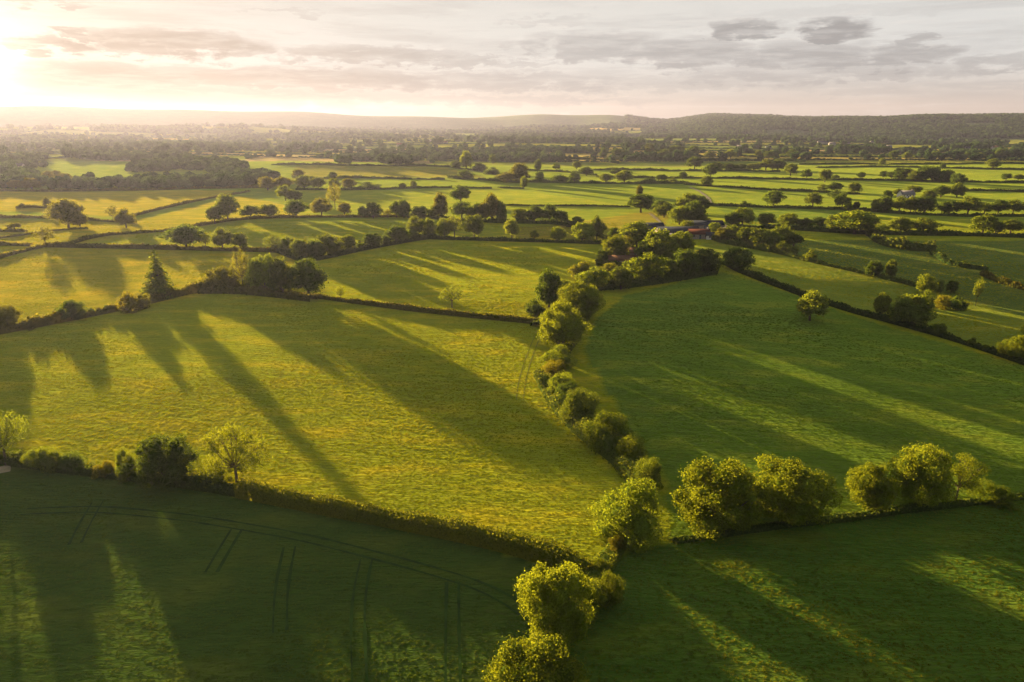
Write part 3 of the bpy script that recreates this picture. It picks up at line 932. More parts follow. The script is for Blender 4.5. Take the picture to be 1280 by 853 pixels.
def hedge(pts, hgt, wid, label, tint='g', rough=0.35, group=None, name='hedge', seed=None):
    a = poly_world(pts)
    rg = np.random.default_rng(len(ALL_LABELS) + 100)
    seg = np.linalg.norm(np.diff(a, axis=0), axis=1)
    S = np.concatenate([[0], np.cumsum(seg)])
    L = S[-1]
    dmean = float(np.median(np.hypot(a[:, 0], a[:, 1])))
    ls = float(np.clip(dmean * 0.0026, 0.26, 1.3))
    ls = min(ls, max(hgt, wid) * 0.55)
    ph = rg.uniform(0, 6.28, 6)

    def prof(s):
        f = 1 + rough * (0.5 * np.sin(s / 3.1 + ph[0]) + 0.35 * np.sin(s / 1.3 + ph[1]) + 0.6 * np.sin(s / 9.7 + ph[2]) + 0.5 * np.sin(s / 23 + ph[3]))
        return np.maximum(f, 0.35)
    per = wid + 2 * hgt
    n = int(min(L * per / (ls * ls) * 1.5, 60000))
    s = rg.uniform(0, L, n)
    x = np.interp(s, S, a[:, 0])
    y = np.interp(s, S, a[:, 1])
    tx = np.interp(np.minimum(s + 1, L), S, a[:, 0]) - np.interp(np.maximum(s - 1, 0), S, a[:, 0])
    ty = np.interp(np.minimum(s + 1, L), S, a[:, 1]) - np.interp(np.maximum(s - 1, 0), S, a[:, 1])
    nn = np.hypot(tx, ty) + 1e-9
    lx, ly = -ty / nn, tx / nn
    ph_ = rg.uniform(0, math.pi, n)
    k = prof(s)
    rad = rg.uniform(0.82, 1.08, n)
    cs, sn = np.cos(ph_), np.sin(ph_)
    lat = np.sign(cs) * np.abs(cs) ** 0.6 * wid / 2 * (0.6 + 0.4 * k) * rad
    zz = np.abs(sn) ** 0.6 * hgt * k * rad
    px_, py_ = x + lx * lat, y + ly * lat
    pos = np.stack([px_, py_, height(px_, py_) + zz], 1)
    nor = np.stack([lx * cs, ly * cs, sn], 1) + rg.normal(size=(n, 3)) * 0.5
    g = Geo()
    v, f = quads(pos, nor, ls * rg.uniform(0.7, 1.4, n), rg, 0.85)
    g.add(v, f)
    # inner core mesh added to block light between the leaves
    m = max(2, int(L / max(1.5, dmean * 0.006)))
    ss = np.linspace(0, L, m)
    cx, cy = np.interp(ss, S, a[:, 0]), np.interp(ss, S, a[:, 1])
    tx, ty = np.gradient(cx), np.gradient(cy)
    nn = np.hypot(tx, ty) + 1e-9
    lx, ly = -ty / nn, tx / nn
    kk = prof(ss)
    ring = []
    for (lt, zt) in ((-0.42, -0.1), (-0.38, 0.62), (-0.15, 0.85), (0.15, 0.85), (0.38, 0.62), (0.42, -0.1)):
        X_, Y_ = cx + lx * lt * wid, cy + ly * lt * wid
        ring.append(np.stack([X_, Y_, height(X_, Y_) + zt * hgt * kk], 1))
    ring = np.stack(ring, 1)
    i0 = (np.arange(m - 1)[:, None] * 6 + np.arange(5)[None, :]).ravel()
    g.add(ring.reshape(-1, 3), np.stack([i0, i0 + 1, i0 + 7, i0 + 6], 1))
    me_ = g.mesh('hedge', HEDGE)
    o = link(name, me_, None, label=label, category='hedge', group=group)
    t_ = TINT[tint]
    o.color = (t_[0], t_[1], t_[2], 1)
    ALL_LABELS.append(label)
    return o


HED = [
    ([(-60, 566), (0, 577), (60, 586), (130, 594), (175, 600), (240, 608), (300, 618)], 2.0, 2.6, 'overgrown left end of the hedge above the dark crop field', 'd', .5),
    ([(300, 618), (350, 628), (420, 642), (500, 657), (570, 671), (640, 687), (690, 702), (735, 724)], 2.7, 3.2, 'long bright-topped hedge along the dark crop field', 'y', .16),
    ([(735, 735), (752, 715), (768, 690), (776, 676)], 1.5, 3.6, 'short hedge joining the hedge corner to the round bushy tree', 'l', .6),
    ([(840, 678), (870, 674), (900, 669), (1000, 655), (1060, 650), (1120, 640), (1180, 634), (1300, 620)], 0.8, 1.8, 'low bank hedge under the golden trees at the lower right', 'd', .4),
    ([(-40, 424), (0, 417), (40, 410), (100, 398), (150, 388), (200, 376), (245, 365), (300, 361)], 3.0, 3.2, 'ragged hedge running left from the big clump past the conifer', 'b', .5),
    ([(300, 362), (340, 366), (400, 373), (420, 376), (500, 387), (580, 396), (640, 402), (692, 407)], 1.8, 1.9, 'dark low hedge between the two big central pastures', 'b', .2),
    ([(56, 309), (100, 310), (200, 312), (250, 313), (330, 315), (400, 318)], 2.4, 2.4, 'long straight hedge behind the left sunlit field', 'b', .2),
    ([(-20, 330), (0, 323), (30, 315), (60, 308)], 1.6, 2.0, 'short slanting hedge at the left edge meeting the straight hedge', 'b', .3),
    ([(85, 307), (110, 299), (140, 294), (215, 289), (255, 282), (290, 276), (340, 273), (400, 272), (510, 271)], 2.0, 2.2, 'curved hedge under the upper left row of oaks', 'b', .25),
    ([(165, 271), (200, 262), (250, 251), (300, 242), (312, 240)], 1.9, 2.2, 'slanting hedge climbing right across the far left pastures', 'b', .25),
    ([(20, 261), (45, 260), (72, 261)], 1.7, 2.2, 'short broken hedge beside the small oval tree, far left', 'b', .4),
    ([(-10, 273), (50, 273), (100, 275), (145, 278), (170, 280)], 1.8, 2.2, 'thin hedge running left to right behind the brownish oak', 'b', .3),
    ([(-10, 289), (15, 290), (33, 290)], 2.2, 3.0, 'stubby hedge beneath the flat-topped tree', 'b', .3),
    ([(-10, 299), (20, 296), (50, 291), (75, 288), (110, 286)], 1.2, 1.8, 'faint slanting hedge between the flat-topped tree and straight hedge', 'b', .3),
    ([(-10, 307), (15, 307), (40, 308)], 1.9, 2.4, 'short hedge at the left edge beside the thin see-through tree', 'b', .3),
    ([(-40, 239), (60, 240), (130, 239), (200, 238), (260, 236), (330, 235)], 2.2, 3, 'hedge closing the top of the far left pastures', 'b', .3),
    ([(345, 314), (380, 328), (405, 324), (440, 316), (480, 308), (525, 300), (545, 298)], 2.5, 3.5, 'hedge beneath the trees climbing from the left clump', 'd', .35),
    ([(535, 299), (600, 301), (680, 303), (762, 306)], 2.0, 2.2, 'straight dark hedge under the long front row of trees', 'd', .2),
    ([(510, 272), (560, 275), (620, 279), (690, 280), (730, 286), (760, 300)], 2.6, 3.4, 'hedge under the thick back row across the centre', 'd', .4),
    ([(370, 238), (430, 238), (510, 236), (565, 235)], 2.2, 3, 'hedge under the belt above the left centre pasture', 'd', .3),
    ([(570, 235), (615, 236)], 1.6, 2.4, 'first short hedge piece above the long central pasture', 'd', .3),
    ([(622, 235), (655, 236)], 1.6, 2.4, 'second short hedge piece above the long central pasture', 'd', .3),
    ([(630, 257), (700, 258), (788, 259)], 1.2, 1.8, 'thin line of hedge splitting the long central pasture', 'd', .25),
    ([(365, 223), (450, 223), (500, 224), (556, 225)], 2.4, 3.2, 'hedge in front of the bright swelling field', 'd', .45),
    ([(560, 223), (640, 228), (700, 229), (760, 230), (860, 230)], 2.8, 3.6, 'hedge running right from the swelling field to the grove', 'd', .5),
    ([(340, 206), (420, 207), (500, 208), (560, 209), (600, 214), (630, 221)], 2.6, 4, 'hedge over the crest of the swelling field', 'd', .5),
    ([(925, 306), (960, 314), (1010, 327), (1060, 338), (1100, 348), (1150, 360), (1168, 364)], 1.8, 2.2, 'thin hedge dropping right from the farm between two pastures', 'g', .35),
    ([(905, 330), (925, 341), (950, 351), (1010, 373), (1060, 389), (1100, 400), (1140, 411), (1180, 422), (1230, 438), (1290, 459)], 2.1, 2.6, 'long slanting hedge along the top of the big right field', 'd', .3),
    ([(995, 288), (1060, 292), (1130, 294), (1210, 295), (1300, 298)], 2.6, 3.4, 'thick straight hedge under the right-hand oaks', 'd', .25),
    ([(1090, 294), (1100, 303), (1115, 309), (1140, 313), (1165, 313)], 4.2, 8, 'bulky curved thicket in the right-hand pasture', 'g', .45),
    ([(1165, 317), (1178, 326), (1190, 333), (1235, 338)], 2.4, 3.2, 'curved dark hedge below the bulky thicket', 'd', .4),
    ([(1228, 344), (1245, 352), (1262, 357), (1300, 368)], 2.4, 3, 'rusty hedge reaching the right edge below the thicket', 'o', .5),
    ([(882, 257), (960, 260), (1060, 263), (1130, 268), (1200, 271), (1300, 271)], 2.2, 2.8, 'straight hedge crossing the right fields beyond the thicket', 'd', .25),
    ([(855, 231), (900, 234), (960, 238), (1010, 240), (1075, 243)], 2.0, 2.8, 'hedge slanting behind the copse towards the loose group', 'd', .3),
    ([(1196, 239), (1240, 239), (1300, 241)], 2.0, 3, 'hedge right of the trio beside the small wood', 'd', .25),
    ([(745, 222), (850, 223), (950, 224), (1020, 225), (1100, 226), (1210, 228), (1300, 229)], 2.2, 3, 'long hedge in line with the small wood', 'd', .3),
    ([(740, 213), (800, 213), (870, 214), (975, 215)], 2.6, 4.5, 'bushy hedge behind the central grove', 'd', .5),
    ([(1020, 210), (1110, 209), (1200, 211), (1300, 213)], 2.2, 3.4, 'hedge just beyond the small wood', 'd', .3),
    ([(1000, 206), (1060, 205), (1110, 206), (1300, 205)], 2.2, 3.6, 'farthest straight hedge at the upper right', 'd', .3),
    ([(590, 199), (640, 199), (700, 199), (760, 200), (850, 200), (1000, 201)], 2.8, 4.5, 'long hedge under the second line of hedge trees', 'd', .5),
    ([(640, 212), (700, 215), (745, 220)], 2.6, 4, 'short hedge behind the brownish tree above the central pasture', 'd', .5),
    ([(640, 256), (690, 252), (770, 246), (790, 243)], 0.9, 1.6, 'faint scrubby line across the long central pasture', 'd', .3) if False else None,
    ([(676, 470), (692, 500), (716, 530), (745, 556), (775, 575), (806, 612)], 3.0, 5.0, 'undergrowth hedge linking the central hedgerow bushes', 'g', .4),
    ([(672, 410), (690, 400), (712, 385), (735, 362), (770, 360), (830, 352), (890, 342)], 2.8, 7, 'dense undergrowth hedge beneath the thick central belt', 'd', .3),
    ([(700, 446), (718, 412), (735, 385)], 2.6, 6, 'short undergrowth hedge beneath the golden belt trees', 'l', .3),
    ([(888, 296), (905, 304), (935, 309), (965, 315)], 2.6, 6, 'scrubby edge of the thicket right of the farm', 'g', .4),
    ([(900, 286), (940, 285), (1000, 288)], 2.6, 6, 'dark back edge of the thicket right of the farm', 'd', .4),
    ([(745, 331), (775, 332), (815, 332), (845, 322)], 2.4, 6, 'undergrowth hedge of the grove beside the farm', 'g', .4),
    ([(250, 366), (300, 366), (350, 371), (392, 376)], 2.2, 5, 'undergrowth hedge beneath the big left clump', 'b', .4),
]
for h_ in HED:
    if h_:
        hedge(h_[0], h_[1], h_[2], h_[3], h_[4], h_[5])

# ------------------------------------------------------------------ farm tracks and wheel marks
TRACK = flat_material('pale_track', (0.34, 0.29, 0.20), (0.22, 0.20, 0.12), 0.4)
RUT = flat_material('crushed_crop', (0.018, 0.038, 0.009), (0.032, 0.066, 0.012), 0.35)
DRYRUT = flat_material('worn_grass', (0.19, 0.18, 0.03), (0.14, 0.17, 0.02), 0.5)


def strip(name, pts, wid, m, off=0.0, lift=0.03):
    a = poly_world(pts)
    t = np.gradient(a, axis=0)
    t /= np.linalg.norm(t, axis=1, keepdims=True) + 1e-9
    nrm = np.stack([-t[:, 1], t[:, 0]], 1)
    rg = np.random.default_rng(int(abs(pts[0][0]) * 7 + off * 10 + 50))
    ww = wid * (1 + 0.25 * rg.normal(size=len(a)))
    l, r = a + nrm * (off + ww / 2)[:, None], a + nrm * (off - ww / 2)[:, None]
    vv = np.concatenate([np.c_[l, height(l[:, 0], l[:, 1]) + lift], np.c_[r, height(r[:, 0], r[:, 1]) + lift]])
    n = len(a)
    i = np.arange(n - 1)
    link(name, mesh_np(name, vv, np.stack([i, i + 1, n + i + 1, n + i], 1), (m,)), kind='structure')


strip('farm_track', [(812, 267), (820, 273), (832, 285)], 2.2, TRACK, lift=0.12)
strip('worn_gateway', [(-30, 594), (-8, 590), (14, 585)], 3.0, TRACK, lift=0.05)
strip('farm_track', [(862, 234), (874, 239), (884, 246), (889, 255)], 2.6, TRACK, lift=0.12)
for pts in ([(566, 728), (565, 790), (567, 860), (566, 930)], [(362, 684), (355, 712), (350, 745), (350, 790)], [(458, 700), (449, 735), (446, 775), (450, 860)], [(122, 628), (106, 654), (94, 680)], [(296, 662), (278, 688), (264, 716)],
            [(30, 640), (120, 636), (240, 648), (380, 672), (520, 708), (620, 738), (655, 765)]):
    for off in (-0.9, 0.9):
        strip('wheel_track', pts, 0.40, RUT, off, 0.08)
for pts in ([(672, 420), (660, 450), (652, 478), (650, 500)],):
    for off in (-0.9, 0.9):
        strip('wheel_track', pts, 0.32, DRYRUT, off, 0.02)

# ------------------------------------------------------------------ grass tussocks
def scatter_grass():
    rg = np.random.default_rng(77)
    pts = []
    for (y0, y1, dens_) in ((58, 110, 4.6), (110, 170, 3.4), (170, 250, 1.7), (250, 340, 0.6), (340, 470, 0.3)):
        half = 0.86 * y1 + 12
        n = int((y1 - y0) * 2 * half * dens_)
        x = rg.uniform(-half, half, n)
        y = rg.uniform(y0, y1, n)
        k = np.abs(x) < 0.82 * y + 14
        pts.append(np.stack([x[k], y[k]], 1))
    p = np.concatenate(pts)
    x, y = p[:, 0], p[:, 1]
    # mowing rows / wind ridges: uneven waves lying across the view
    w = np.sin((y * 1.0 + x * 0.22 + 3.0 * np.sin(x / 37 + y / 60) + 0.9 * np.sin(x / 11 + y / 14) + 0.35 * np.sin(x / 3.7)) * 2.3)
    w2 = np.sin((y * 0.9 - x * 0.12 + 2.0 * np.sin(x / 5.1 + 2)) * 3.9 + np.sin(x / 2.3))
    big_ = np.sin(x / 31 + y / 23) * np.sin(x / 13 - y / 19)
    amp = 0.60 + 0.15 * w + 0.06 * w2 + 0.10 * big_ + 0.10 * rg.normal(size=len(x))
    keep = rg.uniform(0, 1, len(x)) < np.clip(amp + 0.30, 0.25, 1)
    # nothing grows under thick hedges / in ruts; the crop is finer
    x, y, amp = x[keep], y[keep], amp[keep]
    crop = [ground_at(*q) for q in FIELDS[0][0]]
    ic = in_poly([(q.x, q.y) for q in crop], x, y)
    sc = (0.35 + 0.65 * np.clip(amp, 0.15, 1.1)) * rg.uniform(0.7, 1.25, len(x)) * (0.62 + np.clip((y - 110) / 250, 0, 1) * 0.9)
    patchy = 0.65 + 0.35 * np.sin(x / 47 + 1.2 * np.sin(y / 33)) * np.sin(y / 29 + 0.8 * np.sin(x / 21)) + 0.2 * np.sin(x / 13 + y / 17)
    hs = sc * np.clip(patchy, 0.3, 1.1) * np.where(ic, 0.40, 0.52)
    low = [ground_at(*q) for q in FIELDS[3][0]]
    rf = [ground_at(*q) for q in FIELDS[2][0]]
    kind_ = np.where(ic, 1, np.where(in_poly([(q.x, q.y) for q in low], x, y), 2, np.where(in_poly([(q.x, q.y) for q in rf], x, y), 3, 0)))
    smooth_ = np.where(kind_ == 3, 0.75, 1.0)
    return x, y, hs * smooth_, sc, kind_


def gn_instances(name, x, y, z, scv, rot, protos, label, cat=None, mat_=None):
    n = len(x)
    me_ = bpy.data.meshes.new(name)
    me_.vertices.add(n)
    me_.vertices.foreach_set('co', np.stack([x, y, z], 1).astype(np.float32).ravel())
    a = me_.attributes.new('sc', 'FLOAT_VECTOR', 'POINT')
    a.data.foreach_set('vector', scv.astype(np.float32).ravel())
    a = me_.attributes.new('rot', 'FLOAT_VECTOR', 'POINT')
    rv = np.zeros((n, 3), np.float32)
    rv[:, 2] = rot
    a.data.foreach_set('vector', rv.ravel())
    cl_ = bpy.data.collections.new(name + '_kinds')
    for i, m_ in enumerate(protos):
        cl_.objects.link(bpy.data.objects.new('%s_kind' % name, m_))
    o = link(name, me_, None, kind='stuff', label=label, category=cat)
    g = bpy.data.node_groups.new(name + '_scatter', 'GeometryNodeTree')
    g.interface.new_socket('Geometry', in_out='INPUT', socket_type='NodeSocketGeometry')
    g.interface.new_socket('Geometry', in_out='OUTPUT', socket_type='NodeSocketGeometry')
    gi, go = g.nodes.new('NodeGroupInput'), g.nodes.new('NodeGroupOutput')
    ip = g.nodes.new('GeometryNodeInstanceOnPoints')
    ci = g.nodes.new('GeometryNodeCollectionInfo')
    ci.inputs['Collection'].default_value = cl_
    ci.inputs['Separate Children'].default_value = True
    ci.inputs['Reset Children'].default_value = True
    s1 = g.nodes.new('GeometryNodeInputNamedAttribute')
    s1.data_type = 'FLOAT_VECTOR'
    s1.inputs[0].default_value = 'sc'
    s2 = g.nodes.new('GeometryNodeInputNamedAttribute')
    s2.data_type = 'FLOAT_VECTOR'
    s2.inputs[0].default_value = 'rot'
    er = g.nodes.new('FunctionNodeEulerToRotation')
    g.links.new(s2.outputs[0], er.inputs[0])
    g.links.new(gi.outputs[0], ip.inputs['Points'])
    g.links.new(ci.outputs[0], ip.inputs['Instance'])
    ip.inputs['Pick Instance'].default_value = True
    g.links.new(s1.outputs[0], ip.inputs['Scale'])
    g.links.new(er.outputs[0], ip.inputs['Rotation'])
    g.links.new(ip.outputs[0], go.inputs[0])
    md = o.modifiers.new('scatter', 'NODES')
    md.node_group = g
    return o


def tuft(seed, m_):
    rg = np.random.default_rng(seed)
    g = Geo()
    for i in range(11):
        a = rg.uniform(0, 6.28)
        r0 = rg.uniform(0, 0.32)
        bx, by = math.cos(a) * r0, math.sin(a) * r0
        ln = rg.uniform(0.1, 0.35)
        hh = rg.uniform(0.5, 1.0) * 0.36
        w_ = rg.uniform(0.05, 0.11)
        pa = rg.uniform(0, 6.28)
        dx, dy = math.cos(pa) * w_, math.sin(pa) * w_
        tx_, ty_ = bx + math.cos(a) * ln * .6, by + math.sin(a) * ln * .6
        g.add(np.array([(bx - dx, by - dy, -0.04), (bx + dx, by + dy, -0.04), (tx_ + dx * .5, ty_ + dy * .5, hh), (tx_ - dx * .6, ty_ - dy * .6, hh * .9)]), np.array([[0, 1, 2, 3]]))
    return g.mesh('tuft', m_)


gx, gy, ghs, gsc, gic = scatter_grass()
for kd, nm, mt_, lb in ((0, 'pasture_grass', GRASS, 'tussocky pasture grass over the near fields'), (1, 'crop', CROP, 'short green crop in the dark foreground field'),
                        (2, 'pasture_grass', GRASS_SHADE, 'lower right field grass, its colour darkened as shade'), (3, 'pasture_grass', GRASS_R, 'smooth lush grass of the big right field')):
    sel = gic == kd
    x, y = gx[sel], gy[sel]
    s3 = np.stack([gsc[sel] * 1.25, gsc[sel] * 1.25, ghs[sel] * 1.0], 1)
    gn_instances(nm, x, y, height(x, y), s3, rng.uniform(0, 6.28, len(x)), [tuft(i, mt_) for i in range(4)], lb)

# ------------------------------------------------------------------ far trees, hedgerows and woods
def far_crown(seed, flat=1.0):
    rg = np.random.default_rng(seed + 400)
    g = Geo()
    lob = [(np.array([0, 0, 0.5]), 0.36)]
    for _ in range(6):
        d = rg.normal(size=3)
        d /= np.linalg.norm(d)
        lob.append((np.array([d[0] * .28, d[1] * .28, 0.52 + d[2] * .26]), rg.uniform(.16, .26)))
    for c, r0 in lob:
        n = int(150 * r0 / .3)
        d = rg.normal(size=(n, 3))
        d /= np.linalg.norm(d, axis=1, keepdims=True)
        v, f = quads(c + d * r0 * rg.uniform(.85, 1.1, (n, 1)), d + rg.normal(size=(n, 3)) * .5, 0.11 * rg.uniform(.7, 1.3, n), rg, .9)
        g.add(v, f)
        g.add(ICO1[0] * r0 * .85 + c, ICO1[1])
    g.tube([(0, 0, -0.1), (0, 0, .4)], [.05, .03], 4)
    return g.mesh('far_tree', FARLEAF)


ICO1 = ico(1)
FARP = [far_crown(i) for i in range(5)]
AZL, AZR = -44.0, 44.0


def in_view(x, y):
    a = np.degrees(np.arctan2(x, y))
    return (a > AZL) & (a < AZR) & (y > 0)


# field-boundary hedges and the trees on them
hx, hy, hs_, tx2, ty2, ts2 = [], [], [], [], [], []
rg = np.random.default_rng(314)


def unwarp(x, v):
    y = np.array(v, float)
    for _ in range(12):
        y = y + 0.9 * (v - warp(x, y))
    return y


for r in range(len(YB)):
    half = YB[r] * 0.95
    step = 3.0 + YB[r] * 0.0022
    x = np.arange(-half, half, step)
    y = unwarp(x, np.full(len(x), YB[r]))
    hx.append(x)
    hy.append(y)
    n = int(2 * half / 24)
    xt = rg.uniform(-half, half, n)
    # trees bunch together along a hedge
    dn = 0.5 + 0.5 * np.sin(xt / 90 + r * 2.1) * np.sin(xt / 37 + r)
    xt = xt[rg.uniform(0, 1, n) < 0.25 + 0.9 * dn]
    tx2.append(xt)
    ty2.append(unwarp(xt, np.full(len(xt), YB[r])) + rg.normal(size=len(xt)) * 3)
    if r + 1 < len(YB):
        w = ROWW[r + 1]
        cs = np.arange(-int(half / w) - 2, int(half / w) + 3)
        for c in cs:
            vv = np.arange(YB[r], YB[r + 1], step * 1.3)
            xx = c * w - ROWO[r + 1] - 0.12 * (vv - 1200)
            hx.append(xx)
            hy.append(unwarp(xx, vv))
            if rg.uniform() < 0.7:
                k = rg.integers(1, 5)
                v2 = rg.uniform(YB[r], YB[r + 1], k)
                x2 = c * w - ROWO[r + 1] - 0.12 * (v2 - 1200)
                tx2.append(x2)
                ty2.append(unwarp(x2, v2))
hx, hy = np.concatenate(hx), np.concatenate(hy)
k = in_view(hx, hy) & (np.abs(hx) < 5200) & (hy > 1230) & (np.hypot(hx, hy) < 5300)
hx, hy = hx[k], hy[k]
hx = hx + rg.normal(size=len(hx)) * 1.0
n = len(hx)
wd = (3.0 + hy * 0.0024) * 1.5
gn_instances('far_hedgerows', hx, hy, height(hx, hy) - 0.3, np.stack([wd, wd, rg.uniform(2.2, 5.0, n)], 1), rg.uniform(0, 6.28, n), FARP,
             'distant hedgerows dividing the far patchwork of fields')
tx2, ty2 = np.concatenate(tx2), np.concatenate(ty2)
k = in_view(tx2, ty2) & (np.abs(tx2) < 5200) & (ty2 > 1230) & (np.hypot(tx2, ty2) < 5300)
tx2, ty2 = tx2[k], ty2[k]

# woods: noise patches, denser with distance; the ridge on the right is all wood
def patch(x, y):
    return (np.sin(x / 310 + 1.1) * np.sin(y / 170 + 0.4 + x / 900) + 0.6 * np.sin(x / 120 + y / 77) * np.sin(x / 95 - y / 140 + 2) + 0.25 * np.sin(x / 41 + 1) * np.sin(y / 33))


gxs, gys = [], []
for (y0, y1, sp) in ((1300, 2000, 12), (2000, 3200, 15), (3200, 4600, 19), (4600, 6200, 25), (6200, 7600, 40)):
    half = y1 * 0.97
    ax, ay = np.meshgrid(np.arange(-half, half, sp), np.arange(y0, y1, sp))
    ax = ax.ravel() + rg.uniform(-.45, .45, ax.size) * sp
    ay = ay.ravel() + rg.uniform(-.45, .45, ay.size) * sp
    gxs.append(ax)
    gys.append(ay)
gxs, gys = np.concatenate(gxs), np.concatenate(gys)
k = in_view(gxs, gys) & (np.abs(gxs) < 5200) & (gys < 6950)
gxs, gys = gxs[k], gys[k]
ang_ = np.degrees(np.arctan2(gxs, gys))
dd = np.hypot(gxs, gys)
thr = 0.92 - 0.50 * sstep(1300, 4200, gys) - 0.5 * sstep(4600, 5600, dd) 
on_ridge = (ang_ > 9) & (dd > 2900) & (dd < 6500)
ridge_w = sstep(9, 15, ang_) * sstep(2700, 3500, dd)
wood = (patch(gxs, gys) + 1.3 * ridge_w > thr) & ((dd < 5500) | (ang_ > 9))
# a few clearings on the ridge
clear = (np.sin(gxs / 140 + 2) * np.sin(gys / 190) > 0.80)
wood &= ~(clear & on_ridge)
wx_, wy_, wr = gxs[wood], gys[wood], on_ridge[wood]
dw = np.hypot(wx_, wy_)
big_s = np.interp(dw, [1200, 2500, 4600, 6500, 9000], [15, 18, 24, 34, 60])
hsc = np.interp(dw, [1200, 2500, 4600, 6500, 9000], [13, 15, 17, 19, 22])
for sel, nm, lb in ((wr, 'hillside_wood', 'dense wood covering the long ridge at the right'), (~wr, 'valley_woods', 'distant woods and copses across the hazy valley')):
    x, y = wx_[sel], wy_[sel]
    n = len(x)
    s_ = big_s[sel] * rg.uniform(.7, 1.3, n)
    gn_instances(nm, x, y, height(x, y) - 1.5, np.stack([s_, s_, hsc[sel] * rg.uniform(.7, 1.35, n)], 1), rg.uniform(0, 6.28, n), FARP, lb)
n = len(tx2)
s_ = rg.uniform(9, 18, n) * (1 + ty2 / 9000)
gn_instances('far_hedgerow_trees', tx2, ty2, height(tx2, ty2) - .8, np.stack([s_, s_, s_ * rg.uniform(.75, 1.05, n)], 1), rg.uniform(0, 6.28, n), FARP,
             'distant trees standing on the far hedgerows')
# hazy wood belts at the upper left, traced
BELT = [[(0, 200), (60, 196), (200, 192), (260, 200), (330, 214), (230, 214), (120, 204), (0, 214)],
        [(0, 215), (40, 218), (60, 236), (0, 237)],
        [(110, 222), (170, 212), (250, 216), (330, 214), (350, 226), (310, 235), (180, 238), (65, 238), (70, 232), (110, 233)],
        [(0, 176), (120, 178), (330, 174), (330, 182), (90, 186), (0, 184)],
        [(250, 206), (330, 204), (360, 212), (330, 216), (260, 214)],
        [(480, 190), (560, 188), (650, 185), (740, 190), (740, 196), (560, 199), (500, 206), (420, 206), (420, 200)]]
bx_, by_ = [], []
for pl in BELT:
    w = [ground_at(*q) for q in pl]
    w = [(q.x, q.y) for q in w]
    x0, x1 = min(q[0] for q in w), max(q[0] for q in w)
    y0, y1 = min(q[1] for q in w), max(q[1] for q in w)
    sp = 10 + (y0 - 700) / 250
    ax, ay = np.meshgrid(np.arange(x0, x1, sp), np.arange(y0, y1, sp))
    ax = ax.ravel() + rg.uniform(-.45, .45, ax.size) * sp
    ay = ay.ravel() + rg.uniform(-.45, .45, ay.size) * sp
    k = in_poly(w, ax, ay) & (np.sin(ax / 60) * np.sin(ay / 43 + ax / 80) + 0.4 * np.sin(ax / 23 + ay / 31) > 0.08)
    bx_.append(ax[k])
    by_.append(ay[k])
bx_, by_ = np.concatenate(bx_), np.concatenate(by_)
n = len(bx_)
s_ = rg.uniform(9, 17, n) * (1 + by_ / 6000)
gn_instances('woodland_belts', bx_, by_, height(bx_, by_) - .8, np.stack([s_, s_, rg.uniform(8, 14, n)], 1), rg.uniform(0, 6.28, n), FARP,
             'brownish woodland belts in sun haze at the upper left')

# ------------------------------------------------------------------ buildings
SLATE = flat_material('slate_roof', (0.032, 0.038, 0.052), (0.022, 0.027, 0.038), 0.8, 0.6, (1, 4, 1))
TILE = flat_material('red_roof', (0.075, 0.032, 0.024), (0.055, 0.024, 0.018), 1.0, 0.7)
BROWN = flat_material('brown_roof', (0.12, 0.07, 0.045), (0.08, 0.05, 0.035), 1.0, 0.8)
PALER = flat_material('pale_roof', (0.16, 0.155, 0.16), (0.11, 0.11, 0.12), 1.0, 0.6)
WHITE = flat_material('white_render', (0.6, 0.58, 0.54), (0.5, 0.49, 0.46), 0.6)
FARWALL = flat_material('far_render', (0.34, 0.33, 0.31), (0.28, 0.27, 0.25), 0.6)
STONE = flat_material('stone_wall', (0.26, 0.23, 0.20), (0.16, 0.14, 0.13), 1.4)
GLASS = flat_material('dark_glass', (0.03, 0.035, 0.045), (0.05, 0.055, 0.06), 1.0, 0.15)
DOOR = flat_material('door_paint', (0.10, 0.13, 0.16), None, 1.0)


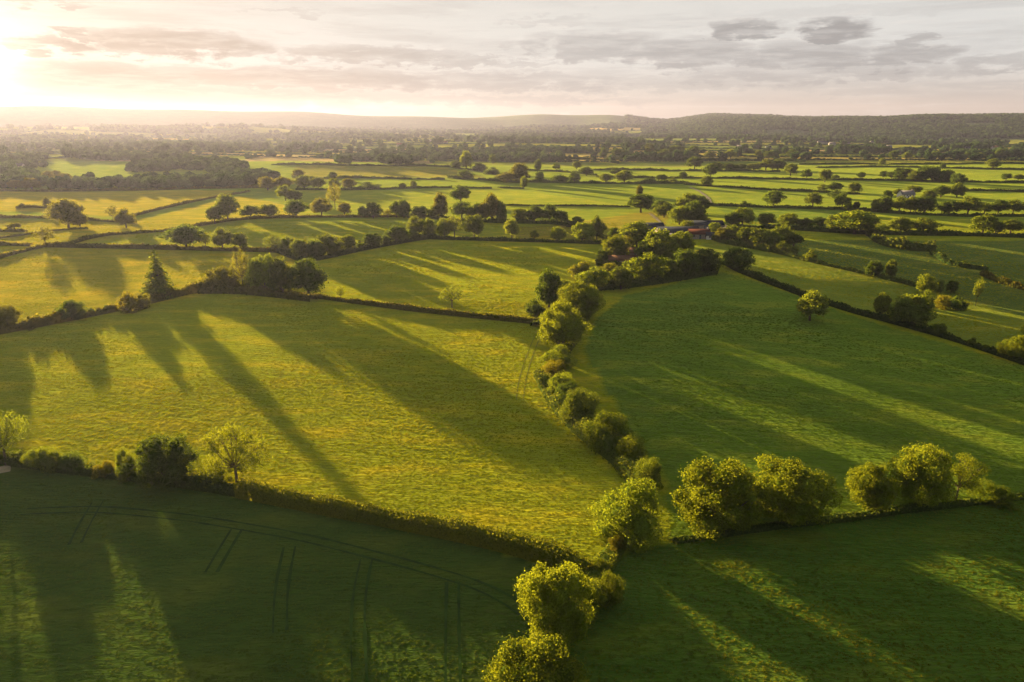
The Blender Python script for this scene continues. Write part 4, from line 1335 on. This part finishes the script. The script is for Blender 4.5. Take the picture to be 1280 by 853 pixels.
def building(px, py, L, D, wall_h, roof_h, rot, wallm, roofm, label, name='farm_building', nwin=3, big_door=False, chimney=False, cat='building', group=None):
    p = ground_at(px, py)
    e = bpy.data.objects.new(name, None)
    e.location = p - Vector((0, 0, 0.1))
    e.rotation_euler = (0, 0, R(rot))
    col.objects.link(e)
    e['label'] = label
    e['category'] = cat
    if group:
        e['group'] = group
    ALL_LABELS.append(label)
    g = Geo()
    x, y, h = L / 2, D / 2, wall_h
    v = np.array([(-x, -y, 0), (x, -y, 0), (x, y, 0), (-x, y, 0), (-x, -y, h), (x, -y, h), (x, y, h), (-x, y, h), (-x, 0, h + roof_h), (x, 0, h + roof_h)], float)
    g.add(v, np.array([[0, 1, 5, 4], [2, 3, 7, 6], [1, 2, 6, 5], [3, 0, 4, 7]]))
    g.add(v, np.array([[4, 7, 8], [5, 9, 6]]))
    link('wall', g.mesh('wall', wallm), e)
    g = Geo()
    o = 0.45
    dz = roof_h * o / y
    for s in (-1, 1):
        q = np.array([(-x - o, s * (y + o), h - dz), (x + o, s * (y + o), h - dz), (x + o, 0, h + roof_h), (-x - o, 0, h + roof_h)], float)
        q2 = q + (0, 0, 0.22)
        f = np.array([[0, 1, 2, 3], [7, 6, 5, 4], [0, 4, 5, 1], [1, 5, 6, 2], [2, 6, 7, 3], [3, 7, 4, 0]])
        g.add(np.concatenate([q, q2]), f)
    rf = link('roof', g.mesh('roof', roofm), e)
    if chimney:
        g = Geo()
        g.box(x - 1.3, x - .4, -.45, .45, h + roof_h * .6, h + roof_h + 1.1)
        link('chimney', g.mesh('chimney', STONE), rf)
    for i in range(nwin):
        cx = -x + L * (i + 0.7) / (nwin + 0.4)
        for s in (-1, 1):
            g = Geo()
            g.box(cx - .5, cx + .5, s * y - .03, s * y + .03, h * .45, h * .82)
            link('window', g.mesh('window', GLASS), e)
    g = Geo()
    dw_ = 1.8 if big_door else 0.5
    g.box(-dw_, dw_, -y - .06, -y + .02, 0.1, min(h * .85, 3.2 if big_door else 2.1))
    link('door', g.mesh('door', DOOR), e)
    return e


building(846, 296, 24, 12, 3.6, 2.4, 4, STONE, SLATE, 'long barn with dark blue-grey roof at the farm', 'barn', 4, True)
building(880, 287, 22, 9, 3.6, 2.0, 3, STONE, SLATE, 'second dark-roofed shed behind the red-roofed farm building', 'shed', 3, True)
building(873, 298, 12, 7, 3.2, 2.2, 0, STONE, TILE, 'small farm building with red tiled roof', 'farm_building', 3, False, True)
building(889, 299, 6, 4.5, 2.6, 1.4, -6, WHITE, SLATE, 'white-walled lean house right of the red roof', 'cottage', 2)
building(898, 299, 5, 4, 2.4, 1.2, 8, WHITE, SLATE, 'tiny white-walled outbuilding at the right end of the farm', 'outbuilding', 1)
building(838, 300, 5, 4, 2.6, 1.2, 10, WHITE, PALER, 'small white outbuilding in front of the long barn', 'outbuilding', 1)
building(904, 298, 8, 6, 3.5, 2.8, 55, STONE, PALER, 'pale-roofed gable peeping out of the farm thicket', 'farmhouse', 2, False, True)
building(812, 289, 16, 8, 3.2, 2.0, 3, STONE, SLATE, 'dark low shed left of the long barn', 'shed', 3, True)
building(779, 330, 15, 7, 2.6, 1.6, 4, STONE, BROWN, 'low brown-roofed shed among the central belt trees', 'shed', 2)
building(790, 321, 8, 6, 2.8, 1.8, 20, STONE, BROWN, 'small brown-roofed hut in the grove beside the farm', 'hut', 1)
building(1132, 247, 13, 7, 3.2, 3.0, 10, WHITE, PALER, 'pale-roofed house half hidden by its clump of trees', 'house', 4, False, True)
building(6, 234, 14, 8, 3.5, 2, 5, WHITE, PALER, 'white-walled shed at the left edge in the haze', 'shed', 2)
VIL = [(1028, 180, 30), (1040, 182, 18), (1056, 181, 26), (1074, 184, 18), (1092, 180, 22), (1110, 186, 16), (1228, 186, 16), (1210, 188, 14), (1244, 187, 16), (540, 178, 24), (556, 180, 16), (500, 183, 18), (24, 212, 14), (700, 177, 20), (960, 187, 14), (925, 186, 16)]
VLAB = ['leftmost pale house of the village under the ridge', 'second pale house of the village under the ridge', 'third pale house of the village under the ridge', 'fourth pale house of the village under the ridge', 'fifth pale house of the village under the ridge',
        'rightmost pale house of the village under the ridge', 'middle pale house of three below the right ridge edge', 'left pale house of three below the right ridge edge', 'right pale house of three below the right ridge edge',
        'pale far building left of centre in the valley woods', 'smaller pale building just right of the far left-centre one', 'lone pale speck of a house left of the valley woods', 'pale shed among hazy fields at the far left', 'pale building in the far valley near the centre',
        'right one of two pale houses beyond the second tree line', 'left one of two pale houses beyond the second tree line']
for (a_, b_, L_), lb in zip(VIL, VLAB):
    building(a_, b_, L_, 9, 5, 3.5, random.uniform(-15, 15), FARWALL, random.choice((SLATE, PALER, BROWN)), lb, 'far_house', 2, False, False, 'house')

# ------------------------------------------------------------------ haze
g = Geo()
g.box(-5500, 5500, -1200, 7300, -30, 215)
hm = bpy.data.materials.new('haze')
hm.use_nodes = True
hn = hm.node_tree
for n_ in list(hn.nodes):
    hn.nodes.remove(n_)
pv = hn.nodes.new('ShaderNodeVolumePrincipled')
pv.inputs['Color'].default_value = (0.42, 0.435, 0.66, 1)
pv.inputs['Density'].default_value = 4.6e-5
pv.inputs['Anisotropy'].default_value = 0.47
ho = hn.nodes.new('ShaderNodeOutputMaterial')
hn.links.new(pv.outputs[0], ho.inputs['Volume'])
link('haze', g.mesh('haze', hm), kind='stuff', label='sunlit evening haze filling the whole valley')

# checks on the writing
import collections
for l_, c_n in collections.Counter(ALL_LABELS).items():
    if c_n > 1:
        print('DUP LABEL', l_, c_n)
    if not 4 <= len(l_.split()) <= 16:
        print('LABEL LENGTH', len(l_.split()), l_)
print('TREES', sum(1 for o in bpy.data.objects if o.get('category') == 'tree'), 'BUSHES', sum(1 for o in bpy.data.objects if o.get('category') == 'bush'),
      'TRIS', sum(sum(len(p.vertices) - 2 for p in []) + len(m_.polygons) * 2 for m_ in bpy.data.meshes))
